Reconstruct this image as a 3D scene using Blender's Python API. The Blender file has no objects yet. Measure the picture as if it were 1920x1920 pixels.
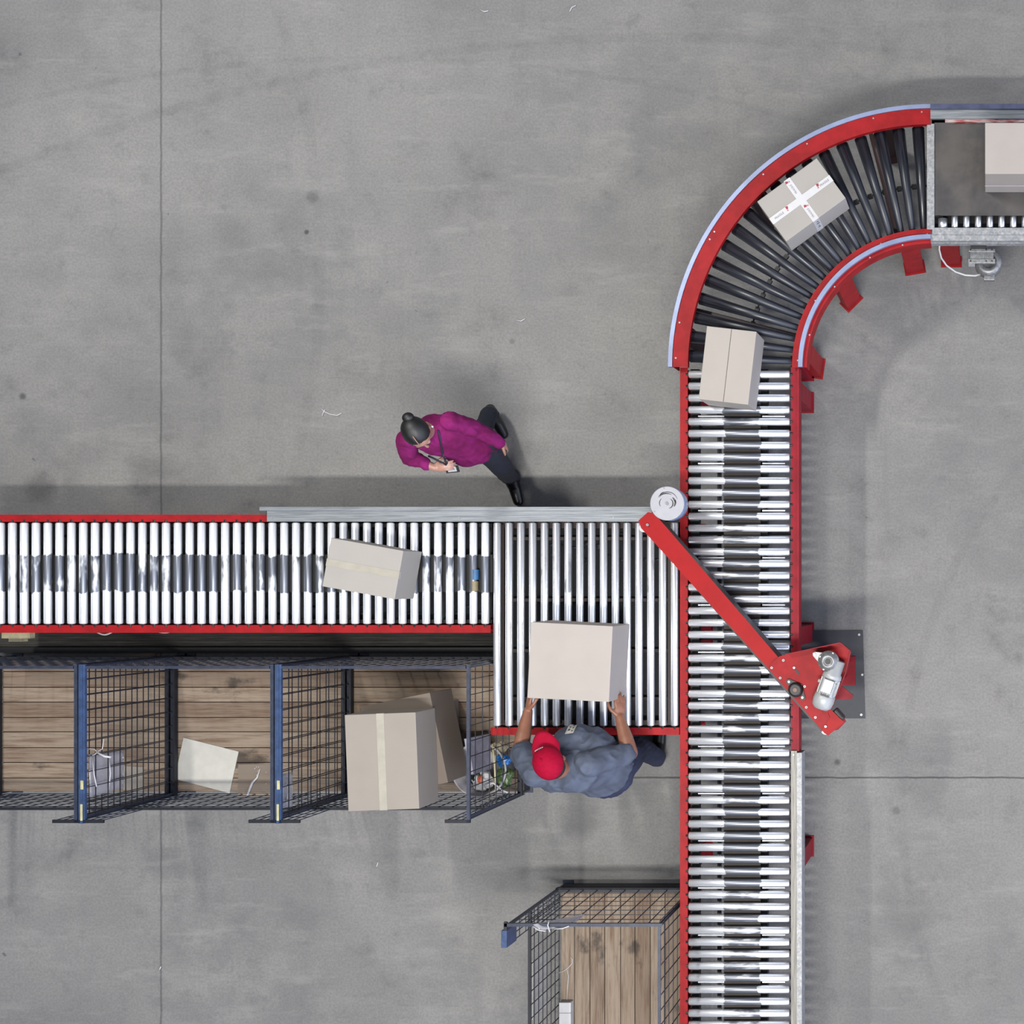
import bpy, bmesh, math, random
from mathutils import Vector, Matrix, noise
random.seed(7)
R = math.radians; PI = math.pi
SC = bpy.context.scene; COL = SC.collection
CAMZ = 10.0; F = 2450.0; NX, NY = 1850.0, 1090.0
def P(px, py, z):
    k = (CAMZ - z) / F
    return Vector(((px - NX) * k, (NY - py) * k, z))
def S(n, z): return n * (CAMZ - z) / F        # pixel length at height z, in metres

# ---------------------------------------------------------------- camera, world, lamps
cam_d = bpy.data.cameras.new('camera'); cam = bpy.data.objects.new('camera', cam_d); COL.objects.link(cam)
cam.location = (0, 0, CAMZ); cam_d.sensor_width = 36; cam_d.sensor_fit = 'HORIZONTAL'
cam_d.lens = 36 * F / 1920; cam_d.shift_x = (960 - NX) / 1920; cam_d.shift_y = (NY - 960) / 1920
cam_d.clip_end = 60; SC.camera = cam
SC.view_settings.view_transform = 'Standard'; SC.view_settings.look = 'None'
SC.view_settings.gamma = 1; SC.view_settings.use_curve_mapping = False
SC.view_settings.exposure = 0.0

w = bpy.data.worlds.new('hall_light'); SC.world = w; w.use_nodes = True
nt = w.node_tree; nt.nodes.clear()
tc = nt.nodes.new('ShaderNodeTexCoord'); sep = nt.nodes.new('ShaderNodeSeparateXYZ')
rmp = nt.nodes.new('ShaderNodeValToRGB'); bg = nt.nodes.new('ShaderNodeBackground'); wo = nt.nodes.new('ShaderNodeOutputWorld')
nt.links.new(tc.outputs['Generated'], sep.inputs[0]); nt.links.new(sep.outputs['Z'], rmp.inputs[0])
cr = rmp.color_ramp
cr.elements[0].position = 0.10; cr.elements[0].color = (0.02, 0.022, 0.032, 1)
cr.elements[1].position = 0.97; cr.elements[1].color = (0.85, 0.90, 1.0, 1)
e = cr.elements.new(0.45); e.color = (0.03, 0.04, 0.065, 1)
e = cr.elements.new(0.74); e.color = (0.10, 0.12, 0.19, 1)
# daylight coming in through the windows of the hall's south-east side
dot = nt.nodes.new('ShaderNodeVectorMath'); dot.operation = 'DOT_PRODUCT'; dot.inputs[1].default_value = Vector((.84, -.50, .14)).normalized()
nt.links.new(tc.outputs['Generated'], dot.inputs[0])
mr = nt.nodes.new('ShaderNodeMapRange'); mr.interpolation_type = 'SMOOTHSTEP'; nt.links.new(dot.outputs['Value'], mr.inputs[0])
mr.inputs[1].default_value = .45; mr.inputs[2].default_value = .95; mr.inputs[3].default_value = 0; mr.inputs[4].default_value = 1
wm = nt.nodes.new('ShaderNodeMix'); wm.data_type = 'RGBA'; wm.blend_type = 'ADD'; wm.inputs[0].default_value = 1
ws_ = nt.nodes.new('ShaderNodeMix'); ws_.data_type = 'RGBA'; nt.links.new(mr.outputs[0], ws_.inputs[0])
ws_.inputs[6].default_value = (0, 0, 0, 1); ws_.inputs[7].default_value = (3.5, 3.8, 4.9, 1)
nt.links.new(rmp.outputs[0], wm.inputs[6]); nt.links.new(ws_.outputs[2], wm.inputs[7]); nt.links.new(wm.outputs[2], bg.inputs[0]); bg.inputs[1].default_value = .88
nt.links.new(bg.outputs[0], wo.inputs[0])

def lamp(name, x, y, z, power, sx, sy, color):
    d = bpy.data.lights.new(name, 'AREA'); d.shape = 'RECTANGLE'; d.size = sx; d.size_y = sy; d.energy = power; d.color = color
    o = bpy.data.objects.new(name, d); COL.objects.link(o); o.location = (x, y, z); return o
a = P(1650, 1920, 0); lamp('hall_lamp_south', a.x, a.y, 12.0, 2250, 5.5, 0.45, (1.0, 0.97, 0.92))
b = P(130, -420, 0);  lamp('hall_lamp_north', b.x, b.y, 12.0, 1750, 0.5, 2.6, (1.0, 0.97, 0.915))

# ---------------------------------------------------------------- material helpers
KA = .37      # surface reflectance of a colour seen at the hall's light level
def c3(r, g, b):
    f = lambda v: (v/255/12.92) if v/255 <= 0.04045 else ((v/255+0.055)/1.055)**2.4
    return (f(r)*KA, f(g)*KA, f(b)*KA, 1)
def cm(r, g, b): return tuple(v/KA for v in c3(r, g, b)[:3])+(1,)      # metals: full reflectance
MATS = {}
class N:
    """small node tree writer"""
    def __init__(s, name):
        s.m = bpy.data.materials.new(name); s.m.use_nodes = True; s.t = s.m.node_tree
        s.bsdf = s.t.nodes['Principled BSDF']; MATS[name] = s.m
    def n(s, kind, **kw):
        x = s.t.nodes.new('ShaderNode' + kind)
        for k, v in kw.items(): setattr(x, k, v)
        return x
    def l(s, a, b): s.t.links.new(a, b)
    def put(s, inp, v):
        if hasattr(v, 'is_output') or isinstance(v, bpy.types.NodeSocket): s.l(v, inp)
        else: inp.default_value = v
    def math(s, op, a, b=0.0, c=None, clamp=False):
        x = s.n('Math', operation=op, use_clamp=clamp); s.put(x.inputs[0], a); s.put(x.inputs[1], b)
        if c is not None: s.put(x.inputs[2], c)
        return x.outputs[0]
    def mix(s, fac, a, b, mode='MIX'):
        x = s.n('Mix', data_type='RGBA', blend_type=mode); s.put(x.inputs[0], fac)
        s.put(x.inputs[6], a); s.put(x.inputs[7], b); return x.outputs[2]
    def noise(s, vec, scale, detail=3, rough=.5, dim='3D', w=None):
        x = s.n('TexNoise', noise_dimensions=dim); s.l(vec, x.inputs['Vector'])
        x.inputs['Scale'].default_value = scale; x.inputs['Detail'].default_value = detail
        x.inputs['Roughness'].default_value = rough
        if w is not None: s.put(x.inputs['W'], w)
        return x.outputs[0]
    def rng(s, v, a, b, c=0.0, d=1.0):
        x = s.n('MapRange', interpolation_type='SMOOTHSTEP'); s.put(x.inputs[0], v)
        for i, q in enumerate((a, b, c, d)): x.inputs[i+1].default_value = q
        return x.outputs[0]
    def obj(s): return s.n('TexCoord').outputs['Object']
    def scale(s, vec, v):
        x = s.n('Mapping'); s.l(vec, x.inputs[0]); x.inputs['Scale'].default_value = v; return x.outputs[0]
    def xyz(s, vec):
        x = s.n('SeparateXYZ'); s.l(vec, x.inputs[0]); return x.outputs
    def set(s, **kw):
        for k, v in kw.items(): s.put(s.bsdf.inputs[k.replace('_', ' ')], v)
        return s.m
    def bump(s, h, strength=.2, dist=.01):
        x = s.n('Bump'); s.l(h, x.inputs['Height']); x.inputs['Strength'].default_value = strength
        x.inputs['Distance'].default_value = dist; s.l(x.outputs[0], s.bsdf.inputs['Normal'])

def plain(name, rgb, rough=.5, metal=0.0, var=.12, sc=14, spec=.5, alpha=None):
    """one colour with slight wear mottling"""
    if name in MATS: return MATS[name]
    a = N(name); n1 = a.noise(a.obj(), sc, 4, .6)
    col = (cm if metal > .5 else c3)(*rgb); dk = tuple(x*(1-var*2) for x in col[:3]) + (1,); lt = tuple(min(1, x*(1+var)) for x in col[:3]) + (1,)
    a.set(Base_Color=a.mix(a.rng(n1, .3, .7), dk, lt), Roughness=rough, Metallic=metal, Specular_IOR_Level=spec)
    if alpha is not None: a.set(Alpha=alpha)
    return a.m

# concrete floor
a = N('concrete'); v = a.obj()
big = a.noise(v, .45, 4, .55); mid = a.noise(v, 2.2, 6, .65); fine = a.noise(v, 55, 3, .7); grit = a.noise(v, 170, 2, .6)
col = a.mix(a.rng(big, .3, .7), c3(142, 142, 142), c3(168, 167, 165))
col = a.mix(a.rng(mid, .35, .72, 0, .75), col, c3(184, 182, 178))
col = a.mix(a.rng(a.noise(v, 1.1, 7, .68), .50, .76, 0, .75), col, c3(116, 116, 118))
col = a.mix(a.rng(fine, .35, .65, .0, .26), col, c3(98, 98, 97))
col = a.mix(a.rng(grit, .56, .74, 0, .26), col, c3(212, 210, 204))
st = a.scale(v, (1, .06, 1)); col = a.mix(a.rng(a.noise(st, 3.0, 5, .7), .56, .8, 0, .3), col, c3(122, 122, 123))
sw = a.noise(a.scale(v, (.5, 2.2, 1)), 2.6, 8, .75); col = a.mix(a.rng(sw, .5, .72, 0, .4), col, c3(190, 188, 184))
sm = a.noise(v, 4.6, 8, .78); col = a.mix(a.rng(sm, .52, .74, 0, .45), col, c3(112, 111, 112))
pits = a.noise(v, 9, 2, .5); col = a.mix(a.rng(pits, .76, .80, 0, .6), col, c3(80, 80, 80))
X, Y, Z = a.xyz(v)
warp = a.math('MULTIPLY', a.math('SUBTRACT', a.noise(v, 6, 4), .5), .02)
def joint(coord, at, wd, amt):
    global col
    d = a.math('ABSOLUTE', a.math('SUBTRACT', a.math('ADD', coord, warp), at))
    col = a.mix(a.rng(d, wd*.3, wd, amt, 0), col, c3(70, 70, 72))
joint(X, P(302, 0, 0).x, .012, .5); joint(Y, P(0, 1458, 0).y, .010, .75)
for px, py, rad, amt in ((575,435,5,.8),(585,369,13,.35),(42,743,8,.7),(1085,1535,38,.35),(75,915,34,.4),(290,895,60,.22),
                         (1415,1430,7,.6),(1570,1429,8,.6),(120,1330,1,0),(1075,1490,20,.25),(985,860,40,.18),(1680,1520,8,.4),
                         (385,660,60,.15),(1470,455,22,.2),(550,190,90,.14),(1715,1700,60,.15),(960,640,6,.35),(1258,1640,8,.2),(200,1700,80,.12)):
    if not amt: continue
    c = P(px, py, 0)
    dx = a.math('SUBTRACT', X, c.x); dy = a.math('SUBTRACT', Y, c.y)
    d = a.math('SQRT', a.math('ADD', a.math('MULTIPLY', dx, dx), a.math('MULTIPLY', dy, dy)))
    d = a.math('ADD', d, a.math('MULTIPLY', a.math('SUBTRACT', mid, .5), S(rad, 0)*1.6))
    col = a.mix(a.rng(d, S(rad, 0)*.35, S(rad, 0)*1.3, amt, 0), col, c3(66, 66, 70))
for px, py, rr_, wd, amt in ((1250, 3300, 3230, .05, .16), (700, 2900, 2790, .03, .14), (-900, 500, 1500, .06, .12), (2700, 1500, 1010, .05, .14)):
    c = P(px, py, 0); dx = a.math('SUBTRACT', X, c.x); dy = a.math('SUBTRACT', Y, c.y)
    d = a.math('ABSOLUTE', a.math('SUBTRACT', a.math('SQRT', a.math('ADD', a.math('MULTIPLY', dx, dx), a.math('MULTIPLY', dy, dy))), S(rr_, 0)))
    col = a.mix(a.math('MULTIPLY', a.rng(d, wd*.4, wd, amt, 0), a.rng(sm, .35, .6)), col, c3(90, 90, 92))
a.set(Base_Color=col, Roughness=a.rng(mid, .3, .7, .62, .85), Specular_IOR_Level=.3); a.bump(fine, .12, .004)

# steel conveyor rollers: bright zinc, with a dark polished wear band (in the roller's own coordinates)
def roller_mat(name, lo, hi, amount, thr, metal=.6):
    a = N(name); v = a.obj(); X, Y, Z = a.xyz(v); oi = a.n('ObjectInfo').outputs['Random']
    w_ = a.math('MULTIPLY', oi, 57.0)
    nz = a.noise(a.scale(v, (14, 5, 14)), 1.0, 3, .55, '4D', w_)
    wob = a.math('MULTIPLY', a.math('SUBTRACT', nz, .5), .10)
    yy = a.math('ADD', Y, wob)
    band = a.math('MULTIPLY', a.rng(yy, lo-.004, lo+.004), a.rng(yy, hi-.004, hi+.004, 1, 0))
    on = a.rng(a.math('ADD', nz, a.math('MULTIPLY', oi, .35)), thr, thr+.16)
    mask = a.math('MULTIPLY', a.math('MULTIPLY', band, on), amount)
    scr = a.noise(a.scale(v, (40, 2.5, 40)), 1.0, 4, .6, '4D', w_)
    col = a.mix(a.rng(scr, .45, .75, 0, .35), cm(236, 239, 243), cm(190, 197, 208))
    col = a.mix(mask, col, cm(62, 68, 80))
    a.set(Base_Color=col, Metallic=metal, Roughness=a.math('ADD', a.rng(scr, .3, .7, .26, .38), a.math('MULTIPLY', mask, .1)))
    return a.m
M_ROLL_H = roller_mat('zinc_roller', -.130, .130, .9, .50)
M_ROLL_V = roller_mat('zinc_roller_wide_band', -.145, .11, .85, .45, .80)
M_ROLL_L = roller_mat('zinc_roller_long', .235, .50, .6, .78, .84)
M_STEEL = plain('bare_steel', (205, 208, 214), .32, .9, .08)
M_BOLT = plain('bolt_zinc', (200, 204, 208), .4, .45, .1)
M_RED = plain('red_paint', (190, 36, 42), .5, 0, .10, 9, .12)
M_RED_ARM = plain('bright_red_paint', (196, 30, 34), .5, 0, .05, 5, .12)
M_RED_DK = plain('crimson_paint', (176, 34, 52), .5, 0, .10, 9, .12)
a = N('galvanised'); v = a.obj(); vo = a.n('TexVoronoi'); a.l(v, vo.inputs[0]); vo.inputs['Scale'].default_value = 70
g = a.mix(a.rng(a.noise(v, 30, 4, .7), .35, .7), c3(186, 190, 194), c3(226, 228, 230))
bwn = a.n('RGBToBW'); a.l(vo.outputs['Color'], bwn.inputs[0]); g = a.mix(.35, g, bwn.outputs[0], 'MULTIPLY'); a.set(Base_Color=a.mix(a.rng(a.noise(v, 110, 2), .6, .72, 0, .5), g, c3(105, 106, 104)), Metallic=.12, Roughness=.5)
M_GALV = a.m
a = N('brushed_galvanised'); v = a.scale(a.obj(), (1.2, 40, 40))
a.set(Base_Color=a.mix(a.rng(a.noise(v, 3, 5, .7), .3, .7), c3(140, 148, 154), c3(196, 203, 208)), Metallic=.4, Roughness=.42); M_BRUSH = a.m
a = N('brushed_galvanised_worn'); v = a.scale(a.obj(), (40, 1.6, 40))
a.set(Base_Color=a.mix(a.rng(a.noise(v, 3, 5, .7), .3, .7), c3(128, 126, 118), c3(184, 182, 172)), Metallic=.05, Roughness=.5); M_BRUSH_Y = a.m
M_REFLSTRIP = plain('reflection_blue', (166, 182, 222), .4, .25, .08, 6)  # galvanised curve strips: their bluish reflection is put into the base colour
M_BLACKMETAL = plain('black_metal', (26, 27, 32), .5, .2)
M_DARKFRAME = plain('dark_frame', (16, 17, 22), .55, .2)
M_SHADETRAY = plain('dark_shade_tray', (36, 38, 46), .6, .1, .2, 8)  # for the trays added under the rollers to darken the gaps
M_DRIVEBELT = plain('drive_belt', (62, 54, 49), .75, 0, .12, 20)
M_DRIVEBELT2 = plain('drive_belt_dark', (44, 45, 48), .75, 0, .12, 20)
a = N('black_roller'); v = a.obj(); oi = a.n('ObjectInfo').outputs['Random']
sl = a.noise(a.scale(v, (60, 1.6, 60)), 1, 4, .6, '4D', a.math('MULTIPLY', oi, 40))
a.set(Base_Color=a.mix(a.rng(sl, .35, .75), c3(35, 38, 46), c3(66, 72, 86)), Roughness=a.rng(sl, .3, .7, .28, .5), Specular_IOR_Level=.5); M_BLKROLL = a.m
a = N('belt_rubber'); v = a.obj()
bcol = a.mix(a.rng(a.noise(v, 3.5, 5, .6), .3, .7), c3(56, 54, 58), c3(104, 98, 94))
bcol = a.mix(a.rng(a.noise(a.scale(v, (4, .6, 1)), 1.6, 4, .6), .55, .8, 0, .6), bcol, c3(44, 46, 50))
a.set(Base_Color=bcol, Roughness=.6); M_BELT = a.m
# cardboard
def card(name, rgb, var=.05):
    a = N(name); v = a.obj()
    ln = a.noise(a.scale(v, (3, 120, 120)), 1, 2)
    col = c3(*rgb); dk = tuple(x*(1-var) for x in col[:3])+(1,)
    col2 = a.mix(a.rng(a.noise(v, 5, 4), .35, .7), col, dk)
    col2 = a.mix(a.rng(ln, .3, .7, 0, .25), col2, dk)
    a.set(Base_Color=col2, Roughness=.75, Specular_IOR_Level=.2); return a.m
M_CARD = card('cardboard_pale', (214, 206, 196)); M_CARD2 = card('cardboard_pink_beige', (218, 209, 201))
M_CARD3 = card('cardboard_beige', (190, 181, 170)); M_CARD4 = card('cardboard_brown', (160, 146, 132)); M_CARD5 = card('cardboard_grey_beige', (206, 201, 193))
M_TAPE = plain('clear_tape', (212, 207, 190), .25, 0, .04); M_WTAPE = plain('white_tape', (246, 246, 248), .3, 0, .02)
M_WTAPE.node_tree.nodes['Principled BSDF'].inputs['Roughness'].default_value = .35
M_SEAM = plain('box_seam', (70, 58, 48), .8)
M_PRINTRED = plain('printed_red', (205, 40, 60), .5); M_PRINTGREY = plain('printed_grey', (150, 150, 165), .5); M_PRINTBLACK = plain('printed_black', (30, 32, 40), .5)
# wood
a = N('pallet_wood'); v = a.obj(); ri = a.n('NewGeometry').outputs['Random Per Island']
gr = a.noise(a.scale(v, (1.4, 22, 5)), 2.2, 6, .65, '4D', a.math('MULTIPLY', ri, 30))
gr2 = a.noise(a.scale(v, (2.0, 70, 5)), 2.0, 4, .7, '4D', a.math('MULTIPLY', ri, 30))
wc = a.mix(ri, c3(156, 136, 118), c3(188, 170, 150))
wc = a.mix(a.rng(gr, .42, .72, 0, .75), wc, c3(122, 92, 70)); wc = a.mix(a.rng(gr2, .5, .75, 0, .45), wc, c3(96, 76, 62))
stn = a.noise(a.scale(v, (2.4, 3.6, 1)), 1.15, 5, .6, '4D', a.math('MULTIPLY', a.n('ObjectInfo').outputs['Random'], 20))
wc = a.mix(a.rng(stn, .575, .68, 0, .75), wc, c3(66, 62, 60))
a.set(Base_Color=wc, Roughness=.8, Specular_IOR_Level=.2); a.bump(gr2, .2, .004); M_WOOD = a.m
M_CAGEBLUE = plain('cage_blue_paint', (72, 100, 148), .4, .2, .14, 22)
M_CAGESLATE = plain('cage_slate_paint', (62, 72, 96), .45, .2, .15, 22)
M_CAGEDARK = plain('cage_dark_steel', (38, 42, 54), .5, .3, .15, 22)
M_WIRE = plain('cage_wire', (44, 50, 66), .5, .3)
M_YELLOW = plain('pale_yellow_label', (232, 226, 170), .5); M_CREAM = plain('cream_plastic', (232, 222, 178), .5)
M_PAPER = plain('white_paper', (236, 234, 224), .7, 0, .03); M_WHITE = plain('white_plastic', (240, 240, 242), .4, 0, .03)
M_DRUM = plain('drum_white', (206, 206, 214), .4, 0, .03); M_DRUMSIDE = plain('drum_blue_grey', (150, 170, 215), .4, .1)
M_MOTOR = plain('motor_grey_paint', (214, 218, 220), .45, .1, .06); M_CAST = plain('cast_aluminium', (178, 180, 182), .42, .45, .15, 40)
M_MAT = plain('dark_steel_plate', (50, 55, 68), .6, .1, .07, 30)
M_RUBBER = plain('black_rubber', (20, 20, 24), .55); M_COPPER = plain('orange_grease', (150, 100, 70), .5)
def film(name, rgb, al):
    m = plain(name, rgb, .12, 0, .05); m.node_tree.nodes['Principled BSDF'].inputs['Alpha'].default_value = al; return m
M_FILM = film('clear_pouch_film', (232, 232, 244), .62)
M_SKIN_M = plain('skin_tan', (176, 118, 92), .5, 0, .08, 10); M_SKIN_W = plain('skin_fair', (214, 160, 138), .45, 0, .06, 10)
M_HAIR = plain('black_hair', (12, 12, 16), .55, 0, .2, 30)
a = N('magenta_cloth'); a.set(Base_Color=a.mix(a.rng(a.noise(a.obj(), 9, 4), .3, .7), c3(134, 26, 92), c3(166, 40, 126)), Roughness=.85, Specular_IOR_Level=.15); M_BLOUSE = a.m
a = N('grey_blue_cloth'); a.set(Base_Color=a.mix(a.rng(a.noise(a.obj(), 9, 4), .3, .7), c3(82, 92, 112), c3(102, 114, 138)), Roughness=.85); M_SHIRT = a.m
M_NAVY = plain('navy_trousers', (20, 30, 54), .85, 0, .15); M_NAVY_M = plain('denim_trousers', (32, 46, 84), .85, 0, .15)
M_SHOE = plain('black_leather', (18, 18, 20), .35); M_CAP = plain('crimson_cap', (196, 8, 58), .8, 0, .06, 40, .1)
M_LANYARD = plain('navy_ribbon', (24, 22, 52), .7)

# ---------------------------------------------------------------- mesh helpers
def rotm(ax, ang): return Matrix.Rotation(ang, 4, ax)
class B:
    def __init__(s): s.bm = bmesh.new(); s.mi = 0
    def _tag(s, faces):
        for f in faces: f.material_index = s.mi
    def box(s, c, size, rz=0, m=None, bev=0):
        M = Matrix.Translation(Vector(c)) @ (m.to_4x4() if m else rotm('Z', rz)) @ Matrix.Diagonal(Vector((*size, 1)))
        r = bmesh.ops.create_cube(s.bm, size=1, matrix=M); vs = r['verts']
        fs = {f for v in vs for f in v.link_faces}; s._tag(fs)
        if bev:
            es = list({e for v in vs for e in v.link_edges})
            q = bmesh.ops.bevel(s.bm, geom=es, offset=bev, segments=2, affect='EDGES', profile=.6); s._tag(q['faces'])
        return s
    def span(s, x0, x1, y0, y1, z0, z1, bev=0):
        return s.box(((x0+x1)/2, (y0+y1)/2, (z0+z1)/2), (abs(x1-x0), abs(y1-y0), abs(z1-z0)), bev=bev)
    def bar(s, p0, p1, wd, ht=None):
        p0 = Vector(p0); p1 = Vector(p1); d = p1-p0; L = d.length; ht = ht or wd
        q = d.to_track_quat('Y', 'Z').to_matrix()
        return s.box((p0+p1)/2, (wd, L, ht), m=q)
    def cyl(s, p0, p1, r0, r1=None, seg=20, caps=True):
        p0 = Vector(p0); p1 = Vector(p1); d = p1-p0; r1 = r0 if r1 is None else r1
        M = Matrix.Translation((p0+p1)/2) @ d.to_track_quat('Z', 'Y').to_matrix().to_4x4()
        r = bmesh.ops.create_cone(s.bm, cap_ends=caps, segments=seg, radius1=r0, radius2=r1, depth=d.length, matrix=M)
        s._tag({f for v in r['verts'] for f in v.link_faces}); return s
    def ball(s, c, r, seg=16, m=None):
        rr = r if hasattr(r, '__len__') else (r, r, r)
        M = Matrix.Translation(Vector(c)) @ (m.to_4x4() if m else Matrix()) @ Matrix.Diagonal(Vector((*rr, 1)))
        q = bmesh.ops.create_uvsphere(s.bm, u_segments=seg, v_segments=max(6, seg//2), radius=1, matrix=M)
        s._tag({f for v in q['verts'] for f in v.link_faces}); return s
    def prism(s, pts, z0, z1):
        lo = [s.bm.verts.new((p[0], p[1], z0)) for p in pts]; hi = [s.bm.verts.new((p[0], p[1], z1)) for p in pts]
        n = len(pts); fs = [s.bm.faces.new(hi), s.bm.faces.new(lo[::-1])]
        for i in range(n): fs.append(s.bm.faces.new((lo[i], lo[(i+1) % n], hi[(i+1) % n], hi[i])))
        s._tag(fs); return s
    def ring(s, c, r0, r1, a0, a1, z0, z1, seg=48):
        """curved bar: annular sector"""
        A = [a0+(a1-a0)*i/seg for i in range(seg+1)]; pr = None
        def q(r, t, z): return s.bm.verts.new((c[0]+r*math.cos(t), c[1]+r*math.sin(t), z))
        rows = [[q(r0, t, z0), q(r1, t, z0), q(r1, t, z1), q(r0, t, z1)] for t in A]; fs = []
        for i in range(seg):
            for k in range(4): fs.append(s.bm.faces.new((rows[i][k], rows[i+1][k], rows[i+1][(k+1) % 4], rows[i][(k+1) % 4])))
        fs.append(s.bm.faces.new(rows[0][::-1])); fs.append(s.bm.faces.new(rows[-1])); s._tag(fs); return s
    def lathe(s, p0, axis, prof, seg=24):
        """prof = [(distance along axis, radius)]"""
        axis = Vector(axis).normalized(); q = axis.to_track_quat('Z', 'Y').to_matrix(); rows = []
        for h, r in prof:
            rows.append([s.bm.verts.new(Vector(p0)+q @ Vector((r*math.cos(2*PI*i/seg), r*math.sin(2*PI*i/seg), h))) for i in range(seg)])
        fs = []
        for a_, b_ in zip(rows, rows[1:]):
            for i in range(seg): fs.append(s.bm.faces.new((a_[i], a_[(i+1) % seg], b_[(i+1) % seg], b_[i])))
        fs.append(s.bm.faces.new(rows[0][::-1])); fs.append(s.bm.faces.new(rows[-1])); s._tag(fs)
        for f in fs[:-2]: f.smooth = True
        return s
    def tube(s, pts, r, seg=8):
        pts = [Vector(p) for p in pts]; rows = []
        for i, p in enumerate(pts):
            d = (pts[min(i+1, len(pts)-1)]-pts[max(i-1, 0)]).normalized(); q = d.to_track_quat('Z', 'Y').to_matrix()
            rr = r[i] if hasattr(r, '__len__') else r
            rows.append([s.bm.verts.new(p+q @ Vector((rr*math.cos(2*PI*k/seg), rr*math.sin(2*PI*k/seg), 0))) for k in range(seg)])
        fs = []
        for a_, b_ in zip(rows, rows[1:]):
            for k in range(seg): fs.append(s.bm.faces.new((a_[k], a_[(k+1) % seg], b_[(k+1) % seg], b_[k])))
        for f in fs: f.smooth = True
        fs.append(s.bm.faces.new(rows[0][::-1])); fs.append(s.bm.faces.new(rows[-1])); s._tag(fs); return s
    def loft(s, secs, seg=24):
        """secs = [(centre, rx, ry, rotz)] horizontal ellipses"""
        rows = []
        for c, rx, ry, rz in secs:
            c = Vector(c); cs, sn = math.cos(rz), math.sin(rz)
            rows.append([s.bm.verts.new(c+Vector((rx*math.cos(t)*cs-ry*math.sin(t)*sn, rx*math.cos(t)*sn+ry*math.sin(t)*cs, 0)))
                         for t in [2*PI*k/seg for k in range(seg)]])
        fs = [s.bm.faces.new((a_[k], a_[(k+1) % seg], b_[(k+1) % seg], b_[k])) for a_, b_ in zip(rows, rows[1:]) for k in range(seg)]
        fs.append(s.bm.faces.new(rows[0][::-1])); fs.append(s.bm.faces.new(rows[-1])); s._tag(fs); return s

def rootloc(p):
    v = Vector((0, 0, 0))
    while p is not None: v = v + p.location; p = p.parent
    return v
def obj(name, b, mat, parent=None, local=False, smooth=False, label=None):
    """link a mesh; its coordinates are world ones unless local"""
    bm = b.bm
    if parent is not None and not local: bmesh.ops.translate(bm, verts=bm.verts, vec=-rootloc(parent))
    bmesh.ops.recalc_face_normals(bm, faces=bm.faces)
    me = bpy.data.meshes.new(name)
    if smooth:
        for f in bm.faces: f.smooth = True
    bm.to_mesh(me); bm.free()
    for m in (mat if isinstance(mat, (list, tuple)) else [mat]): me.materials.append(m)
    o = bpy.data.objects.new(name, me); COL.objects.link(o)
    if parent is not None: o.parent = parent
    if label: o['label'] = label
    return o
def recenter(o, origin):
    origin = Vector(origin); o.data.transform(Matrix.Translation(-origin)); o.location = o.location+origin; return o
def tag(o, label, cat, group=None):
    o['label'] = label; o['category'] = cat
    if group: o['group'] = group
    return o
def thing(name, label, cat, loc, group=None, rz=0):
    o = bpy.data.objects.new(name, None); o.empty_display_size = .1; COL.objects.link(o)
    o.location = loc; o.rotation_euler = (0, 0, rz); return tag(o, label, cat, group)
def single(name, b, mat, label, cat, origin=None, group=None, smooth=False):
    o = obj(name, b, mat, smooth=smooth)
    if origin is None:
        vs = [v.co for v in o.data.vertices]
        origin = ((min(v.x for v in vs)+max(v.x for v in vs))/2, (min(v.y for v in vs)+max(v.y for v in vs))/2, min(v.z for v in vs))
    recenter(o, origin); return tag(o, label, cat, group)
def dup(o, parent=None):
    c = o.copy(); COL.objects.link(c); c.parent = parent
    for ch in list(o.children): dup(ch, c)
    return c
def text_mesh(body, size, depth=.0004):
    cu = bpy.data.curves.new('lettering', 'FONT'); cu.body = body; cu.size = size; cu.extrude = depth
    cu.align_x = 'CENTER'; cu.align_y = 'CENTER'
    o = bpy.data.objects.new('lettering', cu); COL.objects.link(o)
    me = bpy.data.meshes.new_from_object(o.evaluated_get(bpy.context.evaluated_depsgraph_get()))
    bpy.data.objects.remove(o); bpy.data.curves.remove(cu); return me

# ---------------------------------------------------------------- structure
b = B(); b.span(-26, 20, -22, 24, -.1, 0)
fl = obj('floor', b, MATS['concrete']); fl['kind'] = 'structure'

# ---------------------------------------------------------------- conveyors
ZR = .80                      # roller top
RR = .0262                    # roller radius
ZA = ZR-RR                    # roller axis
ZF = .776                     # rail flange top
def roller_proto(L, mat):
    b = B(); bv = .006
    b.lathe((0, -L/2, 0), (0, 1, 0), [(0, RR*.55), (.001, RR-bv), (bv, RR), (L-bv, RR), (L-.001, RR-bv), (L, RR*.55)], 28)
    b.mi = 1; b.cyl((0, -L/2-.020, 0), (0, L/2+.020, 0), .0095, seg=6)
    return b
def rail_y(b, x_in, x_out, y0, y1, zt=ZF, depth=.13, t=.004):
    """channel rail running along y"""
    b.span(x_in, x_out, y0, y1, zt-t, zt); s = 1 if x_out > x_in else -1
    b.span(x_out-s*t, x_out, y0, y1, zt-depth, zt-t); b.span(x_in, x_out, y0, y1, zt-depth, zt-depth+t); return b
def rail_x(b, y_in, y_out, x0, x1, zt=ZF, depth=.13, t=.004):
    b.span(x0, x1, y_in, y_out, zt-t, zt); s = 1 if y_out > y_in else -1
    b.span(x0, x1, y_out-s*t, y_out, zt-depth, zt-t); b.span(x0, x1, y_in, y_out, zt-depth, zt-depth+t); return b
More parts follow.
